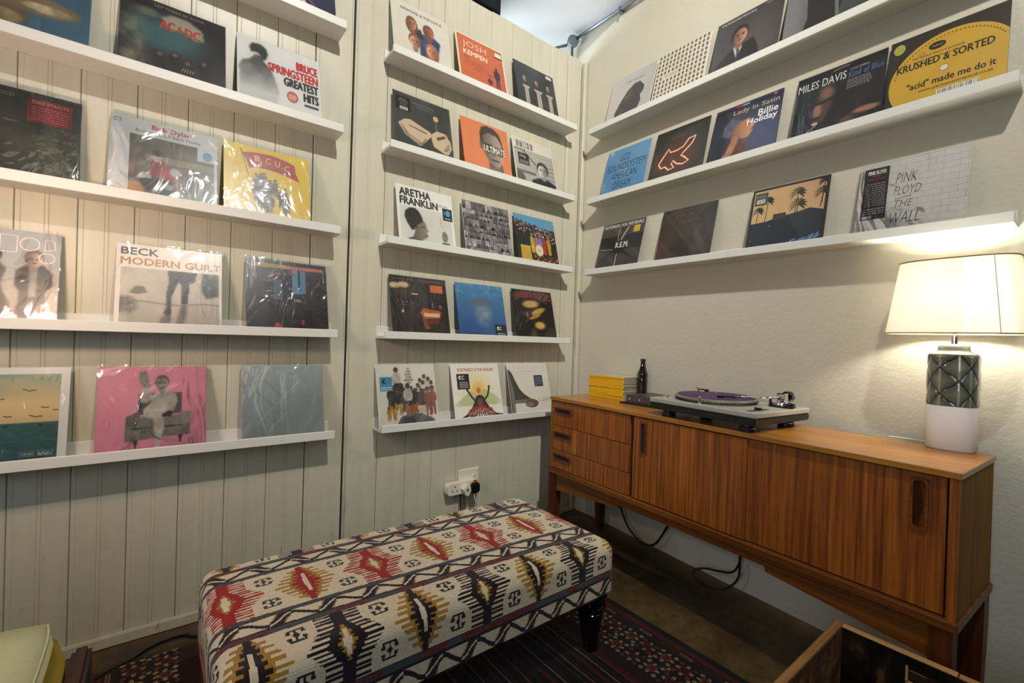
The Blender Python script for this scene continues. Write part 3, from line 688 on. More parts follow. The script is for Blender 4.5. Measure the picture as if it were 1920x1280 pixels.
one('pipe_clip', M_STEEL, lambda b: (b.box(0.0, 0.034, -0.392, -0.378, 0.006, 0.034), b.box(0.006, 0.012, -0.39, -0.38, -0.012, 0.008)), cd)
sp = thing('loudspeaker', 'black box loudspeaker on a bracket above the top of the boards', 'loudspeaker', (-0.70, 0.20, 2.93), (0, 0, 0))
one('cabinet', M_BLACK, lambda b: b.box(-0.22, 0.10, -0.10, 0.14, 0.03, 0.15, 0.012), sp)
one('front_grille', plain('grille_blue_black', (38, 48, 58), 0.6), lambda b: b.box(-0.20, 0.08, -0.112, -0.10, 0.045, 0.135, 0.004), sp)
one('bracket', M_BLACK, lambda b: (b.box(0.10, 0.118, -0.03, 0.03, -0.02, 0.14, 0.003), b.box(-0.1, 0.115, -0.02, 0.02, -0.035, -0.02), b.box(-0.02, 0.02, -0.02, 0.02, -0.03, 0.03)), sp)

# ================================================================== patterned textiles
def grid_colored(name, P, C, mat, parent=None, smooth=False):
    """P: (n+1,m+1,3) positions, C: (n,m,3) sRGB 0-255 per face"""
    n, m_ = C.shape[:2]
    idx = np.arange((n+1)*(m_+1)).reshape(n+1, m_+1)
    f = np.stack([idx[:-1, :-1], idx[1:, :-1], idx[1:, 1:], idx[:-1, 1:]], -1).reshape(-1, 4)
    me = bpy.data.meshes.new(name); V = P.reshape(-1, 3)
    me.vertices.add(len(V)); me.vertices.foreach_set('co', V.astype(np.float32).ravel())
    me.loops.add(f.size); me.loops.foreach_set('vertex_index', f.astype(np.int32).ravel())
    me.polygons.add(len(f)); me.polygons.foreach_set('loop_start', np.arange(0, f.size, 4, dtype=np.int32))
    me.update(calc_edges=True)
    at = me.color_attributes.new('Col', 'FLOAT_COLOR', 'CORNER')
    L_ = lin(C.reshape(-1, 3)); L_ = np.concatenate([L_, np.ones((len(L_), 1))], 1)
    at.data.foreach_set('color', np.repeat(L_, 4, 0).astype(np.float32).ravel())
    return link(name, me, mat, parent, smooth)
def hsh(a, s=0):
    a = np.asarray(a, float); return np.mod(np.sin(a*127.1 + s*311.7)*43758.5453, 1.0)

CREAM, GOLD, RED, BLK, GREY, DRED = (222, 209, 180), (168, 128, 48), (158, 22, 26), (34, 24, 28), (74, 78, 82), (112, 34, 38)
def kilim(A, B):
    """A: metres along the ottoman, B: metres across (0..0.925), returns sRGB"""
    out = np.empty(A.shape + (3,)); out[:] = CREAM
    def put(mask, col): out[mask] = col
    B = np.where(B > 0.4625, 0.925 - B, B)          # mirrored halves
    P = 0.389                                        # two motifs per period
    q = 0.0024
    A = np.floor(A/q)*q + q/2
    def medal(b, colored, cb):
        half = 0.1
        a1 = np.mod(A + cb, P) - P/2; a2 = np.mod(A + cb + P/2, P) - P/2
        bb = np.abs(np.round(b/0.0034)*0.0034)
        # solid medallion with comb teeth
        aa = np.abs(a1); W = np.where(bb > 0.05, 0.054, 0.054 + (0.05-bb)*0.75); W = np.round(W/0.006)*0.006
        teeth = (np.mod(bb+0.001, 0.0125) < 0.0066)
        put((aa < W) & teeth & (bb < half+0.002), colored)
        core = 0.016 + np.clip(0.060-bb, 0, 1)*0.50; core = np.round(core/0.005)*0.005
        put((aa < core) & (bb < half+0.002), colored)
        g = np.round((np.clip(0.052-bb, 0, 1)*0.50)/0.004)*0.004; fr = (np.mod(bb, 0.011) < 0.0055)
        put((aa < g*0.62) | ((aa < g) & fr), GOLD)
        put(((aa < 0.0055) & (bb < 0.034)) | ((aa < 0.010) & (bb < 0.013)), CREAM)
        # gold medallion, coloured heart
        aa = np.abs(a2); W = np.round((0.078 - 0.055*bb/half)/0.006)*0.006
        teeth = (np.mod(bb+0.004, 0.0185) < 0.0095)
        put((aa < W) & teeth & (bb < 0.088), GOLD)
        put((aa < np.round((0.046-0.036*bb/half)/0.006)*0.006) & (bb < 0.092), GOLD)
        W = np.round((0.038 - 0.034*bb/half)/0.005)*0.005; teeth = (np.mod(bb, 0.0165) < 0.0085)
        put((aa < W) & teeth & (bb < 0.096), colored)
        put((aa < np.round((0.020-0.014*bb/half)/0.004)*0.004) & (bb < 0.100), colored)
        put(((aa < 0.0042) & (bb < 0.052)) | ((aa < 0.0075) & (bb < 0.018)), CREAM)
        # small hooked motif between the medallions
        for sgn in (-1, 1):
            a3 = np.mod(A + cb, P/2) - P/4; b3 = b - sgn*0.062
            x, y = np.abs(a3)/0.0235, np.abs(b3)/0.0205
            hexr = np.maximum(y, x*0.86 + y*0.38)
            ring = (hexr < 1.0) & (hexr > 0.74) & ~((x > 0.55) & (y < 0.34))
            dia = ((x*1.3 + y) < 0.46) | ((x < 0.10) & (y < 0.8))
            hook = ((np.abs(x-0.72) < 0.22) & (np.abs(y-0.36) < 0.11)) | ((np.abs(x-0.52) < 0.10) & (np.abs(y-0.48) < 0.16))
            put(ring | dia | hook, (66, 58, 54) if colored != BLK else (40, 32, 32))
    def band(lo, hi, col, fn=None):
        m = (B >= lo) & (B < hi); out[m] = col; return m
    m = (B >= 0.075) & (B < 0.268); tmp = out.copy()
    medal(B - 0.172, BLK, P/2-0.022); keep = out.copy(); out[:] = tmp; out[m] = keep[m]
    tmp = out.copy(); medal(B - 0.4625, RED, 0.0); keep = out.copy(); out[:] = tmp
    m = (B >= 0.358); out[m] = keep[m]
    # red/grey dashed lines
    def dashed(lo, hi):
        m = (B >= lo) & (B < hi); s = hsh(np.floor(A/0.045)) > 0.42; s2 = hsh(np.floor(A/0.005) + np.floor(B/0.004)*17) > 0.35
        out[m] = GREY; out[m & s & s2] = DRED; out[m & ((B < lo+0.003) | (B > hi-0.003))] = BLK
    dashed(0.052, 0.076); dashed(0.268, 0.290)
    m = (B >= 0.343) & (B < 0.358); out[m] = GREY; out[m & (hsh(np.floor(A/0.006)+np.floor(B/0.003)*7) > 0.7)] = (52, 54, 60)
    # running wave border
    for lo, hi in ((0.0, 0.052), (0.290, 0.343)):
        m = (B >= lo) & (B < hi); c = (lo+hi)/2; T = 0.112
        ph = np.mod(A, T)/T; up = ph < 0.45
        t_ = np.where(up, ph/0.45, (ph-0.45)/0.55); sm = t_*t_*(3-2*t_)
        w = c + (np.where(up, sm, 1-sm)-0.5)*(hi-lo)*0.62; d = B - w
        out[m] = CREAM
        mid = np.clip(1-np.abs(t_-0.5)*2.0, 0, 1)
        comb = (hsh(np.floor(B/0.0035)+3)*0.008)
        out[m & up & (np.abs(d) < 0.009+0.024*mid + comb)] = (176, 138, 92)
        out[m & up & (np.abs(d) < 0.0075+0.018*mid + comb*0.6)] = BLK
        out[m & ~up & (np.abs(d) < 0.0068)] = BLK
        out[m & up & (np.abs(d) < 0.0034)] = CREAM
        out[m & ((B < lo+0.0025) | (B > hi-0.0025))] = BLK
    return out
grid_colored('glazed_body', GLAZE_PC[0], GLAZE_PC[1], m_attr('grey_green_relief_glaze', 0.10, 0.9), lp, True)
M_KILIM = m_attr('kilim_fabric', 0.9, fabric=True, spec=0.2)
OX0, OX1, OY0, OY1, OZ0, OZ1 = -2.005, -0.788, -0.995, -0.415, 0.232, 0.407
ot = thing('ottoman', 'long ottoman bench covered in cream kilim with red, gold and black motifs', 'ottoman', ((OX0+OX1)/2, (OY0+OY1)/2, 0.0))
ot_c = ((OX0+OX1)/2, (OY0+OY1)/2)
def rbox(X, Y, Z, r=0.042):
    """project onto a rounded box with a softly domed top"""
    hx, hy = (OX1-OX0)/2, (OY1-OY0)/2
    cx = np.clip(X, -hx+r, hx-r); cy = np.clip(Y, -hy+r, hy-r); cz = np.minimum(Z, OZ1-r)
    d = np.stack([X-cx, Y-cy, Z-cz], -1); n = np.linalg.norm(d, axis=-1, keepdims=True); n[n < 1e-9] = 1
    q = np.stack([cx, cy, cz], -1) + d/n*r
    dome = 0.010*np.clip(1-(X/hx)**4, 0, 1)*np.clip(1-(Y/hy)**4, 0, 1)
    q[..., 2] += dome*np.clip((Z-OZ0)/(OZ1-OZ0), 0, 1)**6
    # skirt pulls in a little at the bottom, faint wobble of the hem
    q[..., 2] += np.where(Z <= OZ0+0.001, 0.003*np.sin(X*23)+0.002*np.sin(Y*31), 0)
    return q
step = 0.0026
def fabric_patch(kind):
    hx, hy = (OX1-OX0)/2, (OY1-OY0)/2
    H = OZ1-OZ0
    if kind == 'top':
        xs = np.linspace(-hx, hx, int(2*hx/step)+1); ys = np.linspace(-hy, hy, int(2*hy/step)+1)
        X, Y = np.meshgrid(xs, ys, indexing='ij'); Z = np.full_like(X, OZ1)
        a = X; b = 0.175 + (Y+hy) - 0.0125
    elif kind in ('front', 'back'):
        xs = np.linspace(-hx, hx, int(2*hx/step)+1); zs = np.linspace(OZ0, OZ1, int(H/step)+1)
        X, Z = np.meshgrid(xs, zs, indexing='ij'); Y = np.full_like(X, -hy if kind == 'front' else hy)
        s = (Z-OZ0)*0.93
        a = X; b = s if kind == 'front' else 0.925 - s
    else:
        ys = np.linspace(-hy, hy, int(2*hy/step)+1); zs = np.linspace(OZ0, OZ1, int(H/step)+1)
        Y, Z = np.meshgrid(ys, zs, indexing='ij'); sg = -1 if kind == 'left' else 1; X = np.full_like(Y, sg*hx)
        a = sg*(hx + (OZ1-Z)); b = 0.175 + (Y+hy) - 0.0125
    P_ = rbox(X, Y, Z)
    ac = (a[:-1, :-1]+a[1:, 1:])/2; bc = (b[:-1, :-1]+b[1:, 1:])/2
    if kind in ('top', 'left', 'right'):
        bc = bc + (ac*0.045)*np.clip((bc-0.18)/0.08, 0, 1)*np.clip((0.74-bc)/0.08, 0, 1)
    C = kilim(ac + ot_c[0] + 0.989 - 0.386/4*0 , bc)
    if kind in ('back', 'left'): P_ = P_[:, ::-1]; C = C[:, ::-1]
    if kind in ('front', 'right', 'top'): pass
    return P_, C
for kd in ('top', 'front', 'back', 'left', 'right'):
    P_, C_ = fabric_patch(kd)
    o = grid_colored('cover_panel', P_, C_, M_KILIM, ot, True)
one('under_panel', M_GAP, lambda b: b.box(OX0-ot_c[0]+0.03, OX1-ot_c[0]-0.03, OY0-ot_c[1]+0.03, OY1-ot_c[1]-0.03, 0.236, 0.26), ot)
legp = [(0, 0.009), (0.018, 0.009), (0.021, 0.013), (0.019, 0.03), (0.024, 0.045), (0.027, 0.06), (0.034, 0.13), (0.036, 0.15), (0.030, 0.157), (0.040, 0.165), (0.041, 0.175), (0.031, 0.183), (0.032, 0.190), (0.043, 0.198), (0.044, 0.210), (0.036, 0.217), (0.038, 0.245), (0, 0.245)]
legp = [(r*1.28, z) for r, z in legp]
lm = MB(); lm.lathe(legp, n=32); lme = lm.mesh('leg')
for sx in (-1, 1):
    for sy in (-1, 1):
        o = link('leg', lme, M_BLACKGLOSS, ot); o.location = (sx*(OX1-OX0-0.12)/2, sy*(OY1-OY0-0.125)/2, 0)
autosmooth(o, 50)

# ------------------------------------------------------------------ rug
def rug_cols(X, Y):
    d = -0.535 - X; out = np.empty(X.shape+(3,)); out[:] = (14, 10, 12)
    NV, MR, RD, CR_, BR, OR = (12, 10, 14), (40, 11, 12), (74, 16, 15), (142, 118, 88), (52, 28, 16), (96, 48, 26)
    def put(m, c): out[m] = c
    def lines(off, sgn):
        e = (d-off)*sgn
        put((e >= 0) & (e < 0.028), NV)
        put((e >= 0.028) & (e < 0.050), RD); put((e >= 0.028) & (e < 0.0305), OR); put((e >= 0.047) & (e < 0.050), OR)
        put((e >= 0.050) & (e < 0.085), MR)
        yy = np.mod(Y, 0.17); put((e > 0.060) & (e < 0.072) & (yy < 0.05) & ~((e > 0.0635) & (e < 0.0685) & (yy > 0.006) & (yy < 0.044)), (120, 92, 72))
        m = (e >= 0.085) & (e < 0.255); put(m, NV)
        c = (e-0.17)
        for oy, cc in ((0.0, OR), (0.5, RD)):
            y = (np.mod(Y/0.15 + oy, 1)-0.5)*0.15
            for ox in (-0.043, 0.043):
                x = c - ox - (0.0 if oy == 0 else 0.004); r = np.maximum(np.abs(x), np.abs(y)); r1 = np.abs(x)+np.abs(y)
                put(m & (r1 < 0.036), MR if oy else NV)
                put(m & (r1 < 0.033) & (np.minimum(np.abs(x), np.abs(y)) < 0.006) & (r1 > 0.019), CR_)
                put(m & (r < 0.017), cc); put(m & (r < 0.009), NV); put(m & (r1 < 0.007), cc)
                put(m & (np.abs(np.abs(x)-0.026)+np.abs(np.abs(y)-0.026) < 0.010), CR_ if oy == 0 else OR)
        x = c; y = (np.mod(Y/0.075, 1)-0.5)*0.075
        put(m & (np.abs(np.abs(x)-0.002)+np.abs(y) < 0.007), CR_)
        put((e >= 0.255) & (e < 0.30), MR)
        put((e >= 0.300) & (e < 0.325), RD); put((e >= 0.300) & (e < 0.3025), OR); put((e >= 0.3225) & (e < 0.325), OR)
    m = (d > 0.325) & (d < 1.42)
    k_ = np.mod(d-0.325, 0.146)
    put(m, NV); put(m & (k_ > 0.012) & (k_ < 0.030), MR); put(m & (k_ > 0.030) & (k_ < 0.0345), CR_)
    put(m & (k_ > 0.052) & (k_ < 0.068), RD); put(m & (k_ > 0.085) & (k_ < 0.1), MR); put(m & (k_ > 0.1) & (k_ < 0.103), (140, 100, 76)); put(m & (k_ > 0.122) & (k_ < 0.128), OR)
    lines(0.0, 1); lines(1.75, -1)
    m = d >= 1.75; k_ = np.mod(d-1.75, 0.15)
    put(m, NV); put(m & (k_ < 0.03), RD); put(m & (k_ > 0.03) & (k_ < 0.048), CR_); put(m & (k_ > 0.09) & (k_ < 0.12), MR)
    h = hsh(np.floor(X/0.004)*3.1 + np.floor(Y/0.004)*7.7); out *= (0.8+0.35*h)[..., None]
    return np.clip(out, 0, 255)
rg = 0.004
xs = np.arange(-2.70, -0.5349, rg); ys = np.arange(-1.75, -0.097, rg)
X, Y = np.meshgrid(xs, ys, indexing='ij'); Z = np.full_like(X, 0.0075) + 0.0008*np.sin(X*40)*np.sin(Y*31)
C = rug_cols((X[:-1, :-1]+X[1:, 1:])/2, (Y[:-1, :-1]+Y[1:, 1:])/2)
ru = thing('rug', 'dark red and navy woven rug with striped field and flower borders', 'rug', (0, 0, 0))
grid_colored('woven_pile', np.stack([X, Y, Z], -1), C, m_attr('rug_wool', 0.95, fabric=True, spec=0.1), ru, True)
one('rug_edge', M_GAP, lambda b: b.box(-2.70, -0.5355, -1.75, -0.0975, 0.0005, 0.006), ru)

# ================================================================== crate
M_CRATE_T = m_wood('crate_pale_wood', (150, 108, 60), (196, 150, 92), (214, 172, 112), axis='y', rough=0.7, coat=0.0)
M_CRATE_X = m_wood('crate_pale_wood_end', (110, 76, 36), (160, 118, 62), (186, 144, 84), axis='x', rough=0.7, coat=0.0)
m, nt, bs = nodes('crate_black_stain'); co = coords(nt, (1, 1, 0.5)); a = noise(nt, co, 14, 5, 0.6, 0.6)
nt.links.new(ramp(nt, a, [(0.45, lc(16, 13, 12)), (0.58, lc(40, 28, 22)), (0.66, lc(96, 62, 38))]), bs.inputs['Base Color']); bs.inputs['Roughness'].default_value = 0.32
bump(nt, bs, a, 0.6, 0.004); M_CRATE_D = m
m, nt, bs = nodes('crate_mottled_wood'); co = coords(nt); a = noise(nt, co, 16, 5, 0.65, 0.5)
nt.links.new(ramp(nt, a, [(0.35, lc(52, 36, 18)), (0.52, lc(112, 80, 40)), (0.68, lc(156, 124, 70))]), bs.inputs['Base Color']); bs.inputs['Roughness'].default_value = 0.7; M_CRATE_M = m
ct = thing('wooden_crate', 'open wooden crate with black-stained inside and slotted hand hole', 'crate', (-0.60, -1.625, 0.0))
CZ = 0.36; cl, cw_ = 0.50, 0.42       # along -y, along -x
# side board towards the sideboard: upright planks with a hand hole between them
def yseg(y0, y1, z0=0.0, z1=CZ-0.006, nm='plank', mt=M_CRATE_D, x0=0.0, x1=0.016):
    return one(nm, mt, lambda b: b.box(x0, x1, -y1, -y0, z0, z1, 0.001), ct)
yseg(0.0, 0.066); yseg(0.068, 0.142); yseg(0.196, 0.30); yseg(0.302, 0.40); yseg(0.402, 0.50)
yseg(0.1425, 0.1955, 0.0, 0.292); yseg(0.1425, 0.1955, 0.322, CZ-0.006)
one('rail', M_CRATE_T, lambda b: b.box(-0.002, 0.016, -0.232, 0.0, CZ-0.006, CZ, 0.0015), ct)
one('rail', M_CRATE_T, lambda b: b.box(-0.002, 0.016, -0.50, -0.234, CZ-0.007, CZ-0.001, 0.0015), ct)
one('hand_hole_trim', M_CRATE_T, lambda b: (b.box(-0.004, 0.0, -0.1995, -0.139, 0.286, 0.2935), b.box(-0.004, 0.0, -0.143, -0.138, 0.29, 0.33)), ct)
def xseg(x0, x1, nm='plank'): return one(nm, M_CRATE_M, lambda b: b.box(-x1, -x0, 0.0, 0.016, 0.0, CZ-0.008, 0.001), ct)
xseg(0.0, 0.14); xseg(0.1415, 0.28); xseg(0.2815, cw_)
one('rail', M_CRATE_X, lambda b: b.box(-cw_, 0.016, -0.002, 0.018, CZ-0.008, CZ+0.001, 0.0015), ct)
one('side_board', M_CRATE_M, lambda b: b.box(-cw_-0.016, -cw_, -cl, 0.016, 0, CZ, 0.001), ct)
one('side_board', M_CRATE_M, lambda b: b.box(-cw_, 0, -cl-0.016, -cl, 0, CZ, 0.001), ct)
one('bottom_board', M_CRATE_M, lambda b: b.box(-cw_, 0, -cl, 0, 0.004, 0.014), ct)

# ================================================================== armchair at the left
M_GRNTOP = plain('pale_green_weave', (190, 200, 160), 0.9, var=0.10, scale=340, bmp=0.25)
M_GRNSIDE = plain('mustard_weave', (176, 158, 44), 0.9, var=0.12, scale=340, bmp=0.25)
M_DARKWOOD = m_wood('armchair_dark_wood', (24, 10, 6), (44, 19, 10), (70, 34, 17), axis='y', rough=0.6, coat=0.0)
ac_ = thing('armchair', 'low wooden armchair with pale green seat cushion', 'armchair', (-2.525, -1.0, 0))
def cushion(b):
    bm = bmesh.new(); bmesh.ops.create_cube(bm, size=1); bmesh.ops.subdivide_edges(bm, edges=bm.edges[:], cuts=7, use_grid_fill=True)
    for v in bm.verts:
        x, y, z = v.co; sx, sy, sz = 0.545, 0.80, 0.115
        px, py = 1-(2*abs(x))**6*0.05, 1-(2*abs(y))**6*0.05
        v.co = Vector((x*sx*(0.93 if z > 0.2 else 1.0)*(1-0.10*(2*abs(y))**8*(1)), y*sy*(1-0.04*(2*abs(x))**8), z*sz*(1+0.22*(1-(2*x)**2)*(1-(2*y)**2))))
    b.addbm(bm)
cu_ = MB(); cushion(cu_); o = cu_.build('seat_cushion', None, ac_, True)
o.data.materials.append(M_GRNTOP); o.data.materials.append(M_GRNSIDE); o.location = (0.0, 0.0, 0.395)
for p in o.data.polygons:
    p.material_index = 0 if abs(p.normal.z) > 0.8 else 1
for sx in (-1,):
    pass
def piping(b):
    pts = []
    for y in np.linspace(-0.372, 0.372, 24): pts.append((0.2420-0.020*(abs(y)/0.4)**8, y, 0.4560))
    b.tube(pts, 0.0024, 8)
one('piping', M_GRNTOP, piping, ac_, True)
one('side_rail', M_DARKWOOD, lambda b: b.box(0.262, 0.272, -0.38, 0.315, 0.29, 0.362, 0.004), ac_)
one('side_rail', M_DARKWOOD, lambda b: b.box(0.274, 0.308, -0.38, 0.345, 0.30, 0.402, 0.008), ac_)
one('side_rail', M_DARKWOOD, lambda b: b.box(-0.31, -0.275, -0.38, 0.345, 0.31, 0.40, 0.006), ac_)
one('seat_frame', M_DARKWOOD, lambda b: (b.box(-0.275, 0.275, -0.37, -0.33, 0.29, 0.338), b.box(-0.275, 0.275, 0.28, 0.32, 0.29, 0.338), b.box(-0.27, 0.275, -0.33, 0.28, 0.315, 0.335)), ac_)
for sx in (-0.292, 0.292):
    for sy in (-0.35, 0.31):
        lg = MB(); lg.lathe([(0, 0), (0.013, 0), (0.022, 0.33), (0, 0.33)], (sx, sy, 0.009), 16); lg.build('leg', M_DARKWOOD, ac_, True)
one('backrest', M_GRNTOP, lambda b: b.box(-0.40, -0.29, -0.36, 0.33, 0.36, 0.78, 0.03), ac_)

# ================================================================== record sleeves
_fc = {}
def text_geo(s, bold=0.0, shear=0.0):
    key = (s, bold, shear)
    if key in _fc: return _fc[key]
    cu = bpy.data.curves.new('lettering', 'FONT'); cu.body = s; cu.size = 1.0; cu.offset = bold; cu.shear = shear
    cu.resolution_u = 2; cu.fill_mode = 'FRONT'
    ob = bpy.data.objects.new('lettering', cu); me = ob.to_mesh()
    V = np.empty(len(me.vertices)*3); me.vertices.foreach_get('co', V); V = V.reshape(-1, 3)[:, :2].copy()
    F = [tuple(p.vertices) for p in me.polygons]
    ob.to_mesh_clear(); bpy.data.objects.remove(ob); bpy.data.curves.remove(cu)
    mn, mx = V.min(0), V.max(0); V = (V-mn)/(mx-mn)
    _fc[key] = (V, F); return _fc[key]
def vnoise(U, V, f, s=0):
    x, y = U*f, V*f; xi, yi = np.floor(x), np.floor(y); fx, fy = x-xi, y-yi
    fx, fy = fx*fx*(3-2*fx), fy*fy*(3-2*fy)
    h = lambda a, b: hsh(a*1.37+b*57.3, s)
    return (h(xi, yi)*(1-fx)+h(xi+1, yi)*fx)*(1-fy)+(h(xi, yi+1)*(1-fx)+h(xi+1, yi+1)*fx)*fy
def fbm(U, V, f, s=0): return (vnoise(U, V, f, s)*0.55 + vnoise(U, V, f*2.1, s+3)*0.28 + vnoise(U, V, f*4.3, s+5)*0.17)
def ell(U, V, cx, cy, rx, ry, soft=0.25):
    d = np.sqrt(((U-cx)/rx)**2+((V-cy)/ry)**2); return np.clip((1-d)/soft+0.5, 0, 1)
def mixa(a, b, m): return a*(1-m[..., None]) + np.asarray(b, float)*m[..., None]
def pmask(U, V, pts, blur=1):
    m = np.zeros(U.shape, bool); n = len(pts)
    for i in range(n):
        (xa, ya), (xb, yb) = pts[i], pts[(i+1) % n]
        if ya == yb: continue
        c = ((ya > V) != (yb > V)) & (U < (xb-xa)*(V-ya)/(yb-ya)+xa); m ^= c
    m = m.astype(float)
    for _ in range(blur):
        p = np.pad(m, 1, 'edge'); m = (p[1:-1, 1:-1]*2+p[:-2, 1:-1]+p[2:, 1:-1]+p[1:-1, :-2]+p[1:-1, 2:])/6
    return m
def tone(c, U, V, m, col, lo=0.55, dx=1.0, f=9, seed=1):
    '''paint a mask with colour, shaded from one side and mottled'''
    sh = np.clip(lo+(1-lo)*(0.5+dx*(0.5-fbm(U, V, f, seed)))*1.3, 0, 1.25); col = np.asarray(col, float)
    return c*(1-m[..., None]) + (col*sh[..., None])*m[..., None]
def face(c, U, V, cx, cy, r, skin, hair, cloth=None, side=1, long=0.0, beard=0.0):
    sk, hr = np.asarray(skin, float), np.asarray(hair, float)
    if cloth is not None: c = tone(c, U, V, pmask(U, V, [(cx-2.0*r, cy-3.2*r), (cx-1.9*r, cy-2.0*r), (cx-.7*r, cy-1.35*r), (cx+.7*r, cy-1.35*r), (cx+1.9*r, cy-2.0*r), (cx+2.0*r, cy-3.2*r)]), cloth)
    if long: c = mixa(c, hr*0.85, ell(U, V, cx, cy-.35*r, 1.02*r, 1.5*r, .2))
    c = mixa(c, sk*0.7, ell(U, V, cx, cy-1.15*r, .40*r, .55*r, .3))
    c = mixa(c, hr, ell(U, V, cx-.03*r, cy+.20*r, .90*r, 1.12*r, .15))
    m = ell(U, V, cx+.05*r*side, cy-.12*r, .72*r, .98*r, .2); sh = np.clip(0.82+0.42*side*(U-cx)/r, .45, 1.12)
    c = c*(1-m[..., None]) + (sk*sh[..., None])*m[..., None]
    for e in (-1, 1):
        c = mixa(c, sk*0.33, ell(U, V, cx+.29*r*e+.05*r*side, cy+.0*r, .19*r, .085*r, .6)*.9); c = mixa(c, hr*.8, ell(U, V, cx+.29*r*e+.05*r*side, cy+.19*r, .22*r, .05*r, .8)*.8)
    c = mixa(c, sk*0.55, ell(U, V, cx+.16*r*side*-1+.05*r, cy-.22*r, .07*r, .24*r, .9)*.8); c = mixa(c, sk*0.5, ell(U, V, cx+.05*r*side, cy-.36*r, .17*r, .05*r, .9)*.7)
    c = mixa(c, sk*0.42, ell(U, V, cx+.06*r*side, cy-.58*r, .25*r, .05*r, .8)*.9)
    if beard: c = mixa(c, hr, (np.maximum(ell(U, V, cx+.05*r, cy-.78*r, .55*r, .35*r, .5)-ell(U, V, cx+.05*r, cy-.52*r, .26*r, .14*r, .4), 0))*beard)
    return c
def person(c, U, V, cx, y, h, top, legs, skin, hair, seed=1):
    '''soft standing figure, feet at y'''
    c = tone(c, U, V, pmask(U, V, [(cx-h*.10, y), (cx-h*.03, y), (cx, y+h*.40), (cx+h*.04, y), (cx+h*.11, y), (cx+h*.10, y+h*.5), (cx-h*.10, y+h*.5)], 1), legs, .7, 1, 14, seed)
    c = tone(c, U, V, pmask(U, V, [(cx-h*.11, y+h*.45), (cx+h*.11, y+h*.45), (cx+h*.17, y+h*.55), (cx+h*.15, y+h*.78), (cx, y+h*.84), (cx-h*.15, y+h*.78), (cx-h*.17, y+h*.55)], 1), top, .7, 1, 14, seed)
    c = mixa(c, hair, ell(U, V, cx, y+h*.93, h*.085, h*.095, .3)); return mixa(c, skin, ell(U, V, cx+h*.01, y+h*.905, h*.052, h*.065, .5))
def flat(U, col): return np.broadcast_to(np.asarray(col, float), U.shape+(3,))
